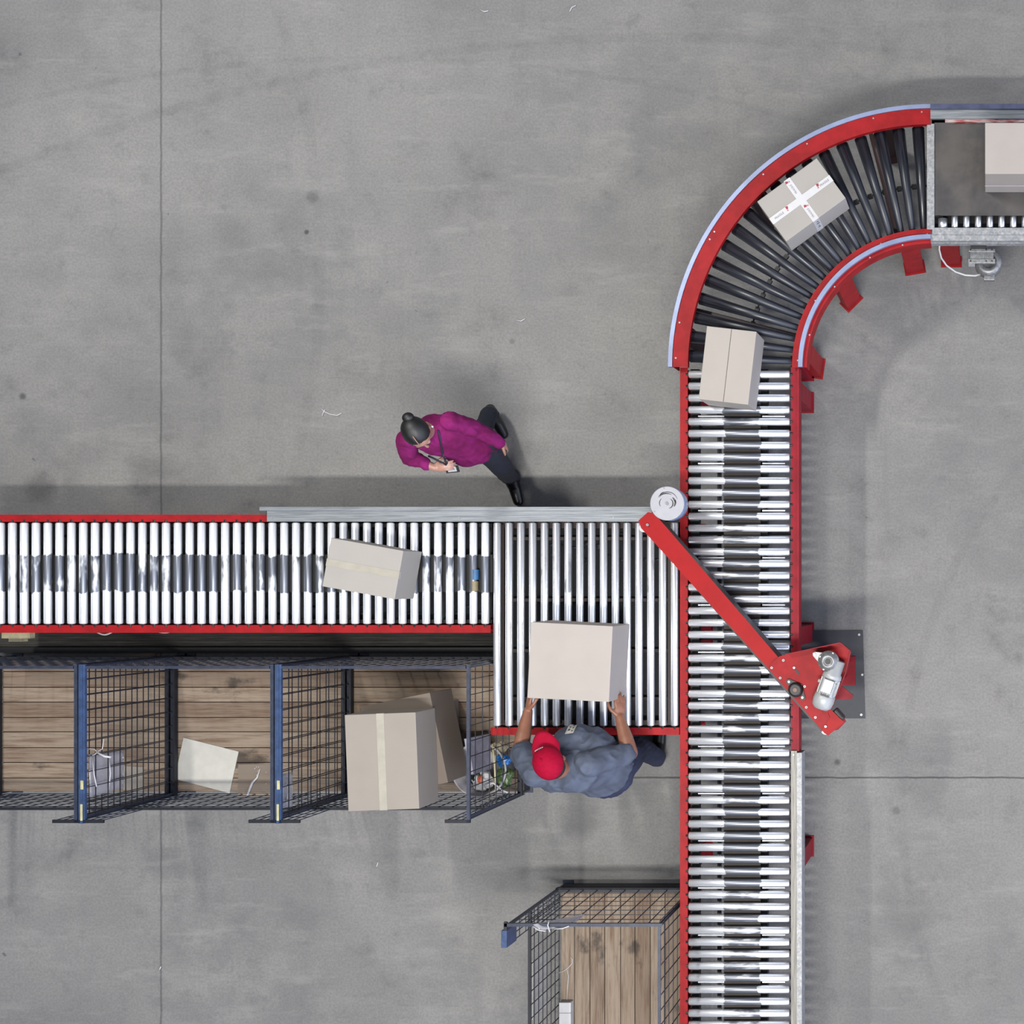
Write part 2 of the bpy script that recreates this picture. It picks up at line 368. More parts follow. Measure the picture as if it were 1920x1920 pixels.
def leg(parent, x, y, zt, alongx=False, mat=M_RED, wd=.13, dp=.055):
    """U-channel support leg with a foot plate"""
    sx, sy = (wd, dp) if alongx else (dp, wd)
    b = B(); t = .006
    b.box((x, y, zt/2+.004), (sx if not alongx else t*1.2, sy if alongx else t*1.2, zt-.012))
    if alongx:
        b.box((x-sx/2, y, zt/2), (t, sy, zt-.004)); b.box((x+sx/2, y, zt/2), (t, sy, zt-.004)); b.box((x, y-sy/2, zt/2), (sx, t, zt-.004))
    else:
        b.box((x, y-sy/2, zt/2), (sx, t, zt-.004)); b.box((x, y+sy/2, zt/2), (sx, t, zt-.004)); b.box((x+sx/2, y, zt/2), (t, sy, zt-.004))
    b.box((x, y, .006), (sx+.03, sy+.03, .010))
    return obj('leg', b, mat, parent)
def place_rollers(parent, proto_b, mats, spots, rz, name='roller'):
    first = None; off = rootloc(parent)
    for p in spots:
        if first is None: o = first = obj(name, proto_b, mats, parent, local=True)
        else:
            o = first.copy(); COL.objects.link(o); o.parent = parent
        o.location = Vector(p)-off; o.rotation_euler = (0, random.uniform(0, 6.28), 0) if rz == 0 else (0, random.uniform(0, 6.28), rz)
        o.rotation_mode = 'XYZ'
    return first

# --- straight roller conveyor running left to right
y_n = P(0, 980, ZA).y; y_s = P(0, 1170, ZA).y; Lh = y_n-y_s; yc = (y_n+y_s)/2
x_end = P(920, 0, ZF).x; x_beg = P(-70, 0, ZF).x
H1 = thing('roller_conveyor', 'horizontal roller conveyor with red rails running in from the left edge', 'conveyor', (x_beg, yc, 0))
b = rail_x(B(), P(0, 1172, ZF).y, P(0, 1186.5, ZF).y, x_beg, x_end); obj('side_rail', b, M_RED, H1)
b = rail_x(B(), P(0, 978.5, ZF).y, P(0, 965, ZF).y, x_beg, P(500, 0, ZF).x); obj('side_rail', b, M_RED, H1)
xs = [P(910-22.16*k, 0, ZA).x for k in range(0, 45)]
place_rollers(H1, roller_proto(Lh, M_ROLL_H), [M_ROLL_H, M_DARKFRAME], [(x, yc, ZA) for x in xs], 0)
b = B(); b.span(x_beg, x_end, P(0, 1110, .7).y, P(0, 1040, .7).y, .735, .742); obj('drive_belt', b, M_DRIVEBELT2, H1)
b = B(); b.span(x_beg, x_end-.01, y_s+.004, y_s+.03, .66, .73); b.span(x_beg, x_end-.01, y_n-.03, y_n-.004, .66, .73)
k = 0
for x in xs[::4]: b.span(x-.012, x+.012, y_s+.02, y_n-.02, .64, .68)
obj('under_frame', b, M_DARKFRAME, H1)
b = B(); b.span(x_beg, x_end-.02, y_s-.045, y_n+.045, .60, .606); b.span(P(500, 0, .6).x, x_end-.02, y_n+.04, y_n+.104, .60, .606)  # added tray keeps roller gaps dark; second span closes a light leak
for i in range(60):
    x = random.uniform(x_beg+.1, x_end-.1); b.box((x, random.choice((y_s+.12, y_n-.14, y_n-.09, y_s+.07)), .615), (random.uniform(.03, .10), .012, .02))
obj('shade_tray', b, M_SHADETRAY, H1)
for px in (-40, 240, 560): leg(H1, P(px, 0, .7).x, P(0, 1172, .7).y, .595, True); leg(H1, P(px, 0, .7).x, P(0, 980, .7).y-.02, .595, True)
b = B(); c = P(888, 1090, ZR)
b.cyl((c.x, P(0, 1087, ZR).y, ZA), (c.x, P(0, 1068, ZR).y, ZA), RR+.0008, seg=24); obj('sticker', b, plain('blue_sticker', (60, 130, 190), .5), H1, label='blue sticker wrapped round a roller')
b = B(); b.cyl((P(885, 0, ZR).x+.008, P(0, 1108, ZR).y, ZA+.0005), (P(885, 0, ZR).x+.008, P(0, 1090, ZR).y, ZA+.0005), RR+.0006, seg=24)
obj('sticker', b, plain('tan_sticker', (170, 155, 115), .6), H1, label='tan sticker remnant on a roller')

# --- wide transfer section
y_s2 = P(0, 1361, ZA).y; L2 = y_n-y_s2; yc2 = (y_n+y_s2)/2; xw0 = P(925, 0, ZF).x; xw1 = P(1273.5, 0, ZF).x
H2 = thing('roller_table', 'wide roller table of long rollers where the man in the red cap stands', 'conveyor', (xw0, yc2, 0))
b = rail_x(B(), P(0, 1364, ZF).y, P(0, 1378, ZF).y, P(920, 0, ZF).x, xw1); obj('side_rail', b, M_RED, H2)
xs2 = [P(932.5+22.15*k, 0, ZA).x for k in range(16)]
place_rollers(H2, roller_proto(L2, M_ROLL_L), [M_ROLL_L, M_DARKFRAME], [(x, yc2, ZA) for x in xs2], 0)
b = B()
for px in (945, 1257): b.span(P(px-3, 0, .7).x, P(px+3, 0, .7).x, y_s2+.01, y_n-.01, .64, .735)
for py in (985, 1356): b.span(xw0+.02, xw1-.02, P(0, py-6, .7).y, P(0, py+6, .7).y, .64, .72)
for py in (1010, 1125, 1220, 1310): b.span(xw0+.05, xw1-.03, P(0, py-3, .66).y, P(0, py+3, .66).y, .62, .66)
obj('under_frame', b, plain('brown_frame', (58, 40, 36), .6, .1), H2)
b = B(); b.span(xw0+.03, xw1-.03, y_s2-.03, y_n+.104, .60, .606)  # added tray, widened northward to keep light out of the shadow
for i in range(26): b.box((random.uniform(xw0+.1, xw1-.1), random.uniform(y_n-.30, y_n-.04), .615), (random.uniform(.03, .1), .010, .02))
obj('shade_tray', b, M_SHADETRAY, H2)
for px in (940, 1262): leg(H2, P(px, 0, .7).x, P(0, 1371, .7).y+.01, .645, True); leg(H2, P(px, 0, .7).x, P(0, 985, .7).y, .645, True)

# --- galvanised guard along the north side, bolted over both sections
gx0 = P(487, 0, .80).x; gx1 = P(1222, 0, .80).x
G = thing('side_guard', 'long galvanised steel guard strip behind the white-banded rollers, below the walking woman', 'guard rail', (gx0, P(0, 964, .8).y, .60))
b = B(); b.span(gx0, gx1, P(0, 950.5, .8).y, P(0, 957.5, .8).y, .78, .803); b.span(P(500, 0, .8).x, gx1, P(0, 957.5, .8).y, P(0, 978, .8).y, .786, .797)
b.span(gx0, gx1, P(0, 950.5, .8).y-.004, P(0, 950.5, .8).y, .60, .78); obj('guard_strip', b, M_BRUSH, G)
b = B()
for px in (509, 861, 1150): c = P(px, 971, .8); b.cyl((c.x, c.y, .796), (c.x, c.y, .800), .008, seg=12)
obj('bolt', b, M_BOLT, G)

# --- straight roller conveyor running top to bottom
x_l = P(1291.5, 0, ZA).x; x_r = P(1481, 0, ZA).x; Lv = x_r-x_l; xc = (x_l+x_r)/2
yt = P(0, 689, ZF).y; yb = P(0, 2010, ZF).y
V = thing('roller_conveyor', 'long roller conveyor running down to the bottom edge, passing beneath the red diverter arm', 'conveyor', (xc, yb, 0))
b = rail_y(B(), P(1289.5, 0, ZF).x, P(1275, 0, ZF).x, yb, yt); obj('side_rail', b, M_RED, V)
b = rail_y(B(), P(1483, 0, ZF).x, P(1498, 0, ZF).x, yb, yt)
b.span(P(1494.5, 0, .79).x, P(1498, 0, .79).x, P(0, 1408, .79).y, yt, .772, .790); obj('side_rail', b, M_RED_DK, V)
ys = [P(0, 702+22.17*k, ZA).y for k in range(59)]
pb = roller_proto(Lv, M_ROLL_V)
place_rollers(V, pb, [M_ROLL_V, M_DARKFRAME], [(xc, y, ZA) for y in ys], PI/2)
b = B(); b.span(P(1357, 0, .74).x, P(1426, 0, .74).x, yb, yt, .728, .736); obj('drive_belt', b, M_DRIVEBELT, V)
b = B(); b.span(P(1427, 0, .68).x, P(1440, 0, .68).x, yb, yt, .64, .70); b.span(P(1296, 0, .68).x, P(1312, 0, .68).x, yb, yt, .64, .70)
for i, y in enumerate(ys):
    if i % 9 == 4: b.span(x_l+.01, x_r-.01, y-.045, y-.015, .60, .66)
obj('under_frame', b, M_DARKFRAME, V)
b = B(); b.span(P(1345, 0, .6).x, P(1349, 0, .6).x, yb, yt, .58, .60); b.span(P(1350, 0, .6).x, P(1352, 0, .6).x, yb, yt, .58, .60); obj('cable', b, M_BLACKMETAL, V)
pr = B(); pr.cyl((0, -.135, 0), (0, .135, 0), .0125, seg=14)
spots = []
for i in range(len(ys)-1):
    if i % 4 == 3:
        spots.append((xc+P(1333, 0, .74).x-P(1387, 0, .74).x, (ys[i]+ys[i+1])/2, .742))
fr = place_rollers(V, B().cyl((0, -.092, 0), (0, .092, 0), .0085, seg=14), [M_STEEL], spots, PI/2, 'pressure_roller')
place_rollers(V, B().cyl((0, -.080, 0), (0, .080, 0), .0085, seg=14), [M_STEEL], [(P(1451, 0, .74).x, s_[1], .742) for s_ in spots], PI/2, 'pressure_roller')
for py in (681, 743, 1190, 1604): leg(V, P(1489, 0, .7).x, P(0, py-py*0+ (0), .35).y, .645, mat=M_RED_DK, dp=.07)
for py in (743, 1190, 1604): leg(V, P(1284, 0, .7).x+.012, P(0, py, .35).y, .645)
# galvanised guard at its lower right
b = B(); y0 = P(0, 1408, .8).y
b.span(P(1483, 0, .8).x, P(1494, 0, .8).x, yb, y0, .780, .797); b.mi = 1
b.span(P(1494, 0, .81).x, P(1503.5, 0, .81).x, yb, y0-.012, .66, .812)
gd = obj('guard_strip', b, [M_BRUSH_Y, M_GALV], V, label='galvanised guard strip')
b = B(); c = P(1488, 1415, .8); b.cyl((c.x, c.y, .796), (c.x, c.y, .802), .006, seg=10); obj('bolt', b, M_BOLT, gd)

# --- curved section
CC = P(1745, 688, .84); k = S(1, .84)
CV = thing('curved_conveyor', 'curved conveyor of black tapered rollers between two red curved rails', 'conveyor', (CC.x, CC.y, 0))
A0, A1 = PI/2, PI
b = B(); b.ring(CC, 455*k, 484*k, A0, A1, .836, .842); b.ring(CC, 455*k, 457*k, A0, A1, .80, .836); b.ring(CC, 482*k, 484*k, A0, A1, .66, .836); obj('outer_rail', b, M_RED, CV)
b = B(); b.ring(CC, 484.3*k, 492*k, A0, A1, .80, .850); obj('outer_strip', b, M_REFLSTRIP, CV, label='galvanised strip with blue reflection in its colour')
b = B(); b.ring(CC, 233*k, 261*k, A0, A1, .812, .818); b.ring(CC, 233*k, 235*k, A0, A1, .68, .812); obj('inner_rail', b, M_RED, CV)
b = B(); b.ring(CC, 240.5*k, 248.5*k, A0, A1, .8185, .846); obj('inner_strip', b, M_REFLSTRIP, CV, label='galvanised strip with blue reflection in its colour')
r_in, r_out = 262*k, 457*k; Lc = r_out-r_in; ro, ri_ = .044, .0225
tb = B(); tilt = math.atan((ro-ri_)/Lc)
tb.lathe((0, -Lc/2, 0), (0, 1, 0), [(0, ri_*.6), (.003, ri_), (Lc-.004, ro), (Lc, ro*.6)], 28)
tb.mi = 1; tb.cyl((0, -Lc/2-.02, 0), (0, Lc/2+.015, 0), .009, seg=6)
first = None
for i in range(19):
    an = PI/2+R(3.1+4.66*i); rm = (r_in+r_out)/2
    if first is None: o = first = obj('tapered_roller', tb, [M_BLKROLL, M_DARKFRAME], CV, local=True)
    else: o = first.copy(); COL.objects.link(o); o.parent = CV
    o.location = Vector((rm*math.cos(an), rm*math.sin(an), ZR-(ro+ri_)/2))
    o.rotation_mode = 'XYZ'; o.rotation_euler = (-tilt, 0, an-PI/2)
b = B(); b.ring(CC, 352*k, 355*k, A0, A1, .66, .672)
for i in range(19):
    an = PI/2+R(3.1+4.66*(i+.5)); p = Vector((CC.x+353*k*math.cos(an), CC.y+353*k*math.sin(an), .668))
    b.box(p, (.03, .035, .03), rz=an)
obj('drive_chain', b, M_BLACKMETAL, CV)
for i, (fr_, wd) in enumerate(((.16, .03), (.5, .05), (.84, .03))):
    an = A0+(A1-A0)*fr_; d = Vector((math.cos(an), math.sin(an), 0)); c0 = Vector((CC.x, CC.y, .66))
    b = B(); b.bar(c0+d*236*k, c0+d*480*k, wd, .05); obj('cross_member', b, plain('maroon_frame', (60, 22, 28), .6), CV)
def leg_rot(parent, p, rz, zt, mat=None):
    b = B(); t = .006; wd, dp = .13, .07
    Mx = rotm('Z', rz)
    for c, sz in (((0, -wd/2, zt/2), (dp, t, zt-.004)), ((0, wd/2, zt/2), (dp, t, zt-.004)), ((dp/2, 0, zt/2), (t, wd, zt-.004)), ((0, 0, .006), (dp+.03, wd+.03, .010)), ((0, 0, zt/2), (t, wd, zt-.02))):
        b.box(Vector((p[0], p[1], 0))+Mx @ Vector(c), sz, rz=rz)
    return obj('leg', b, mat or M_RED, parent)
for an in (R(100), R(135), R(172)):
    rr_ = 243*k; leg_rot(CV, (CC.x+rr_*math.cos(an), CC.y+rr_*math.sin(an)), an+PI, .675)
    rr_ = 474*k; leg_rot(CV, (CC.x+rr_*math.cos(an), CC.y+rr_*math.sin(an)), an, .655, MATS['maroon_frame'])
b = B()
for rr_, zz, ans in ((478, .842, (92, 103, 119, 131, 148, 150, 170, 178)), (250.5, .818, (91.5, 112, 150, 177)), (236, .818, (103, 119, 140, 165))):
    for an in ans:
        p = (CC.x+rr_*k*math.cos(R(an)), CC.y+rr_*k*math.sin(R(an))); b.cyl((p[0], p[1], zz-.002), (p[0], p[1], zz+.003), .006, seg=10)
obj('bolt', b, M_BOLT, CV)

# --- belt conveyor at the upper right
xa, xb = P(1745, 0, .82).x, P(2060, 0, .82).x; ZB = .82
BC = thing('belt_conveyor', 'belt conveyor with worn dark rubber belt leaving the right edge', 'conveyor', (xb, P(0, 325, ZB).y, 0))
b = B(); b.span(P(1752, 0, ZB).x, xb, P(0, 404, ZB).y, P(0, 230, ZB).y, .808, ZB); b.cyl((P(1760, 0, ZB).x, P(0, 404, ZB).y, .79), (P(1760, 0, ZB).x, P(0, 230, ZB).y, .79), .03, seg=20)
obj('belt', b, M_BELT, BC)
b = B(); b.span(P(1738, 0, .83).x, P(1752, 0, .83).x, P(0, 430, .83).y, P(0, 232, .83).y, .77, .832, bev=.003); obj('end_bar', b, M_GALV, BC)
b = B(); b.span(xa, xb, P(0, 203, .86).y, P(0, 222, .86).y, .83, .855); obj('top_rail', b, M_BRUSH, BC)
b = B(); b.span(xa, xb, P(0, 194, .88).y, P(0, 203.4, .88).y, .70, .875); obj('rail_edge', b, plain('slate_rail', (96, 104, 140), .4, .3), BC)
b = B(); b.span(P(1772, 0, .84).x, xb, P(0, 222, .84).y, P(0, 229.5, .84).y, .80, .842)
an = N('scuffed_pink'); an.set(Base_Color=an.mix(an.rng(an.noise(an.scale(an.obj(), (4, 60, 4)), 3, 4), .4, .6), c3(200, 80, 80), c3(240, 220, 220)), Roughness=.4, Metallic=.2)
obj('inner_strip', b, an.m, BC, label='scuffed pink strip with paint worn off')
b = B(); b.span(P(1748, 0, .83).x, xb, P(0, 440, .83).y, P(0, 427, .83).y, .76, .830); obj('side_rail', b, M_GALV, BC)
b = B(); b.span(xa, xb, P(0, 451.5, .82).y, P(0, 440, .82).y, .74, .822); b.span(xa, xb, P(0, 457, .78).y, P(0, 451.5, .78).y, .72, .78); obj('side_rail', b, M_GALV, BC)
ysr0, ysr1 = P(0, 427, ZB).y, P(0, 405, ZB).y; Ls = (ysr1-ysr0)*1.8
sb = B(); bv = .004; sb.lathe((0, -Ls/2, 0), (0, 1, 0), [(0, .016), (.004, .020), (.012, .0235), (Ls, .0235)], 24)
place_rollers(BC, sb, [M_STEEL], [(P(1790+22*i, 0, .81).x, ysr0+.003+Ls/2, .782) for i in range(12)], 0, 'end_roller')
b = B(); b.lathe((P(1767.5, 0, .81).x, ysr0+.004, .775), (0, 1, 0), [(0, .03), (.002, .033), (.07, .033)], 28); obj('end_pulley', b, M_STEEL, BC)
b = B(); b.span(P(1752, 0, .74).x, xb, P(0, 427, .74).y, P(0, 400, .74).y, .70, .712)
b.span(xa, xb, P(0, 430, .7).y, P(0, 215, .7).y, .64, .66); obj('under_frame', b, M_DARKFRAME, BC)
leg(BC, P(1779, 0, .7).x, P(0, 446, .7).y, .715, True); leg(BC, P(1779, 0, .7).x, P(0, 212, .7).y, .695, True)
leg(BC, P(2000, 0, .7).x, P(0, 446, .7).y, .715, True); leg(BC, P(2000, 0, .7).x, P(0, 212, .7).y, .695, True)

# --- drive unit hanging on its near side
c = P(1842, 483, .62)
DU = thing('drive_unit', 'grey drive unit with round housing and looped hose hanging off the belt conveyor', 'motor', (c.x, c.y, .40))
b = B(); p = P(1853, 489, .56); b.lathe((p.x, p.y, .42), (0, 0, 1), [(0, .085), (.01, .098), (.10, .100), (.125, .09), (.13, .05), (.115, .045)], 32); obj('round_housing', b, M_CAST, DU, smooth=True)
b = B(); p = P(1834, 461, .62); b.lathe((p.x, p.y-.01, .50), (0, 0, 1), [(0, .05), (.10, .052), (.12, .03)], 24); obj('end_cap', b, M_CAST, DU)
b = B(); p0 = P(1816, 499, .66); p1 = P(1866, 466, .66)
b.span(p0.x, p1.x, p1.y-.022, p1.y, .62, .655, bev=.003); b.span(p0.x, p1.x, P(0, 492, .66).y-.004, P(0, 485, .66).y, .62, .655, bev=.003)
b.span(p0.x, P(1828, 0, .66).x, p0.y-.002, P(0, 492, .66).y, .62, .650); b.span(p0.x+.012, p1.x-.012, P(0, 486, .66).y, p1.y-.02, .58, .64)
b.span(P(1843, 0, .66).x, P(1845.5, 0, .66).x, P(0, 486, .66).y, p1.y-.01, .64, .646); obj('mounting_block', b, M_CAST, DU)
b = B()
for px, py in ((1820, 468), (1849, 468), (1860, 468), (1820, 489), (1849, 489), (1860, 489)):
    p = P(px, py, .66); b.cyl((p.x, p.y, .652), (p.x, p.y, .660), .005, seg=8)
obj('bolt', b, M_BLACKMETAL, DU)
b = B(); b.span(P(1845, 0, .5).x, P(1865, 0, .5).x, P(0, 525, .5).y, P(0, 512, .5).y, .44, .50, bev=.004); obj('foot_bracket', b, M_CAST, DU)
b = B(); pts = []
for px, py, z in ((1762, 454, .62), (1761, 468, .58), (1765, 484, .55), (1775, 498, .52), (1792, 510, .50), (1810, 516, .49), (1828, 517, .48), (1840, 514, .47)): pts.append(P(px, py, z))
b.tube(pts, .007); obj('hose', b, M_WHITE, DU)
b = B(); b.span(P(1820, 0, .7).x, P(1850, 0, .7).x, P(0, 464, .7).y, P(0, 452, .7).y, .62, .735); obj('hanger_bracket', b, M_BLACKMETAL, DU)

# --- diverter arm
ZD = 1.14
D0 = P(1520, 1300, ZD)
DV = thing('diverter_arm', 'long bright red diverter arm lying diagonally across the rollers with its drive head', 'machine arm', (P(1545, 1265, 0).x, P(1545, 1265, 0).y, 0))
pts = [P(x, y, ZD) for x, y in ((1197, 976), (1215, 960), (1226, 962), (1249, 988), (1459, 1232), (1575, 1347), (1583, 1354), (1553, 1379), (1546, 1375), (1440, 1253), (1202, 990))]
b = B(); b.prism([(p.x, p.y) for p in pts], ZD-.012, ZD); obj('arm_cover', b, M_RED_ARM, DV)
u = (P(1550, 1360, ZD)-P(1212, 974, ZD)).normalized(); nrm = Vector((-u.y, u.x, 0))
A_ = P(1215, 979, ZD); E_ = P(1552, 1362, ZD)
b = B(); L_ = (E_-A_).length; mid_ = (A_+E_)/2; ang = math.atan2(u.y, u.x)
mid2 = mid_+Vector((0, 0, -.105)); b.box(mid2, (L_, .118, .17), rz=ang)
for q in (A_, E_): b.cyl((q.x, q.y, ZD-.19), (q.x, q.y, ZD-.02), .050, seg=24)
obj('diverter_belt', b, M_RUBBER, DV)
b = B(); mid3 = mid_+Vector((0, 0, -.215)); b.box(mid3, (L_-.02, .075, .05), rz=ang); obj('arm_base', b, M_RED_DK, DV)
b = B()
for q in (P(1209, 990, ZD-.06), P(1549, 1368, ZD-.06)): b.cyl((q.x, q.y, ZD-.06), (q.x, q.y, ZD-.0225), .030, seg=20)
obj('end_roller', b, M_WHITE, DV)
# head plate
hp = [P(x, y, ZD+.006) for x, y in ((1441, 1253), (1449, 1240), (1461, 1231), (1477, 1226), (1576, 1206), (1594, 1222), (1585, 1262), (1569, 1300), (1561, 1325), (1552, 1336), (1556, 1345), (1540, 1368))]
b = B(); b.prism([(p.x, p.y) for p in hp], ZD+.001, ZD+.009); HPm = obj('head_plate', b, M_RED, DV)
b = B()
rim = [P(x, y, ZD+.03) for x, y in ((1477, 1226), (1576, 1205), (1595, 1221), (1586, 1262), (1570, 1300), (1561, 1325))]
for q0, q1 in zip(rim, rim[1:]): b.bar(q0, q1, .006, .05)
obj('upstand', b, M_RED_DK, DV)
tri = [P(x, y, ZD-.2) for x, y in ((1573, 1282), (1600, 1304), (1597, 1311), (1566, 1312))]
b = B(); b.prism([(p.x, p.y) for p in tri], ZD-.22, ZD-.2); obj('lower_bracket', b, M_RED_DK, DV)
low = [P(x, y, ZD-.12) for x, y in ((1556, 1345), (1579, 1340), (1586, 1353), (1572, 1368), (1556, 1372))]
b = B(); b.prism([(p.x, p.y) for p in low], ZD-.14, ZD-.12); obj('lower_bracket', b, M_RED_DK, DV)
b = B(); p = P(1571, 1341, ZD-.06); b.box((p.x, p.y, ZD-.07), (.090, .055, .11), rz=ang, bev=.012); obj('belt_cover', b, M_RUBBER, DV)
# bolts and holes
b = B()
for x, y in ((1469, 1238), (1447, 1252), (1463, 1271), (1509, 1287), (1512, 1326), (1529, 1345), (1489, 1252), (1214, 984), (1548, 1362)):
    q = P(x, y, ZD+.01); r_ = .0085; b.cyl((q.x, q.y, ZD-.002), (q.x, q.y, ZD+.016), r_, seg=14)
    if (x, y) not in ((1489, 1252), (1548, 1362)):
        b.mi = 1; b.cyl((q.x, q.y, ZD+.015), (q.x, q.y, ZD+.0175), r_*.45, seg=8); b.mi = 0
obj('bolt', b, [M_BOLT, M_DARKFRAME], DV)
b = B(); q0 = P(1492, 1255, ZD); q1 = P(1499, 1264, ZD); b.bar((q0.x, q0.y, ZD+.010), (q1.x, q1.y, ZD+.010), .015, .004); obj('slot', b, M_DARKFRAME, DV)
# flange bearing
q = P(1492, 1293, ZD+.02); b = B()
u2 = (P(1505, 1306, ZD)-P(1482, 1279, ZD)).normalized(); e0 = q-u2*.070; e1 = q+u2*.070
hull = []
for cc, rr_, s0 in ((e0, .020, PI/2), (e1, .020, -PI/2)):
    base = math.atan2(u2.y, u2.x)+s0
    for i in range(9): t = base+PI*i/8; hull.append((cc.x+rr_*math.cos(t), cc.y+rr_*math.sin(t)))
hull2 = hull[:9]+[(q.x-u2.y*-.056*-1, q.y+u2.x*-.056)]+hull[9:]+[(q.x+u2.y*-.056, q.y-u2.x*-.056)]
b.prism(hull2, ZD+.009, ZD+.022); b.lathe((q.x, q.y, ZD+.02), (0, 0, 1), [(0, .052), (.02, .047), (.03, .034)], 24)
fb = obj('flange_bearing', b, M_RUBBER, DV)
b = B(); b.cyl((q.x, q.y, ZD+.045), (q.x, q.y, ZD+.056), .014, seg=16); obj('shaft_end', b, M_COPPER, fb)
b = B()
for ee in (e0, e1): b.cyl((ee.x, ee.y, ZD+.02), (ee.x, ee.y, ZD+.028), .009, seg=12)
obj('bolt', b, M_BOLT, fb)
# gearmotor
z0 = ZD+.009; gq = P(1553, 1240, z0+.12)
b = B(); lug = P(1529, 1226, z0+.06)
t1 = gq+Vector((-.01, .052, 0)); t2 = gq+Vector((-.035, -.045, 0))
b.prism([(lug.x-.012, lug.y+.008), (lug.x+.002, lug.y+.016), (t1.x+.02, t1.y), (t2.x+.02, t2.y), (t2.x, t2.y), (lug.x-.010, lug.y-.010)], z0+.095, z0+.11)
b.lathe((gq.x, gq.y, z0), (0, 0, 1), [(0, .06), (.09, .070), (.115, .070), (.117, .060), (.130, .058), (.133, .048), (.145, .045), (.147, .030), (.137, .024)], 32)
gb = obj('gearbox', b, M_CAST, DV, label='bare cast aluminium gearbox with round flange')
b = B(); b.cyl((gq.x, gq.y, z0+.12), (gq.x, gq.y, z0+.1435), .021, seg=18); obj('shaft_bore', b, M_RUBBER, gb)
b = B()
for i in range(4):
    t = R(60+90*i); b.cyl((gq.x+.061*math.cos(t), gq.y+.061*math.sin(t), z0+.10), (gq.x+.061*math.cos(t), gq.y+.061*math.sin(t), z0+.124), .007, seg=8)
b.cyl((lug.x, lug.y, z0), (lug.x, lug.y, z0+.117), .010, seg=12); obj('bolt', b, M_BOLT, gb)
m0 = P(1571, 1238, z0+.07); m1 = P(1541, 1322, z0+.07); ax = (m1-m0); ax.z = 0; Lm = ax.length; ax.normalize()
zc = z0+.075; st = Vector((m0.x, m0.y, zc))
b = B(); b.lathe(st, ax, [(0, .04), (.004, .052), (.09, .054), (.10, .064), (.125, .067), (.13, .061), (.24, .063), (.245, .070), (.285, .073), (.325, .066), (.345, .045)], 28)
for i in range(14):
    t = 2*PI*i/14; sd = Vector((-ax.y, ax.x, 0)); off = sd*math.cos(t)*.063+Vector((0, 0, 1))*math.sin(t)*.063
    b.bar(st+ax*.132+off, st+ax*.242+off, .004, .012)
mo = obj('motor', b, M_MOTOR, DV, label='light grey painted electric motor')
sd = Vector((-ax.y, ax.x, 0)); jb = st+ax*.18+Vector((0, 0, .070)); mx = Matrix((( -ax.y, ax.x, 0), (ax.x, ax.y, 0), (0, 0, 1))).transposed()
b = B(); b.box(jb, (.070, .090, .03), m=mx, bev=.004); obj('terminal_box', b, M_MOTOR, mo)
b = B()
for i in range(6): b.box(st+ax*.244+sd*(-.022+.010*i)+Vector((0, 0, .0725)), (.0085, .012, .004), m=mx)
obj('vent_slots', b, M_PRINTBLACK, mo)
b = B(); b.box(st+ax*.20-sd*-.040+Vector((0, 0, .046)), (.022, .10, .014), m=mx); obj('rating_plate', b, plain('rating_plate_grey', (150, 165, 190), .4), mo)
b = B(); b.cyl(st+ax*.17-sd*.06, st+ax*.17-sd*.078, .013, seg=12); obj('cable_gland', b, M_MOTOR, mo)
# stand of the head: post down to the steel plate, and struts on the conveyor rail
pc = P(1560, 1268, .6); PX, PY = pc.x, pc.y
b = B(); b.box((PX+.0, PY, .565), (.09, .09, 1.105)); b.box((PX, PY, .0215), (.22, .22, .012)); b.box((PX-.02, PY, ZD-.02), (.16, .16, .02)); obj('stand_post', b, M_RED_DK, DV)

pl = [P(x, y, .006) for x, y in ((1482, 1182), (1618, 1182), (1622.5, 1347), (1482, 1347))]
b = B(); b.prism([(p.x, p.y) for p in pl], .001, .012); BP = single('floor_plate', b, M_MAT, 'dark grey steel plate bolted to the floor under the diverter head', 'floor plate')
b = B()
for x, y in ((1611, 1190), (1615, 1340), (1617, 1265), (1500, 1190), (1500, 1340)):
    q = P(x, y, .01); b.cyl((q.x, q.y, .011), (q.x, q.y, .018), .010, seg=6)
o = obj('bolt', b, M_BOLT, BP)

# --- white drum at the tip of the arm, on a bracket over the rail
q = P(1251, 944, 1.15)
DR = thing('guide_drum', 'white round drum with black scuff swirls beside the upper tip of the red arm', 'drum', (q.x, q.y, ZF))
r_ = S(32, 1.15)
b = B(); b.lathe((q.x, q.y, 1.02), (0, 0, 1), [(0, r_*.93), (.004, r_*.98), (.124, r_*.985)], 48); obj('drum_side', b, M_DRUMSIDE, DR, label='pale blue-grey drum side')
b = B(); b.lathe((q.x, q.y, 1.143), (0, 0, 1), [(0, r_), (.009, r_), (.012, r_*.97)], 48); tp = obj('drum_lid', b, M_DRUM, DR)
b = B()
def arc(cx, cy, r0, a0, a1, wd, squash=1.0):
    n = 14; L = []
    for i in range(n+1):
        t = R(a0+(a1-a0)*i/n); L.append((cx+r0*math.cos(t), cy+r0*squash*math.sin(t)))
    for i, (p0, p1) in enumerate(zip(L, L[1:])):
        ww = wd*(.35+.65*math.sin(PI*(i+.5)/n)); g0 = q.x+p0[0]*r_; g1 = q.y+p0[1]*r_
        b.bar((g0, g1, 1.1553), (q.x+p1[0]*r_, q.y+p1[1]*r_, 1.1553), ww*r_, .0008)
arc(.02, .05, .78*.8, 150, 20, .05); arc(0, .1, .62*.8, 15, -35, .10); arc(-.02, 0, .58, 120, 60, .05); arc(-.05, .12, .55*.85, 150, 70, .055)
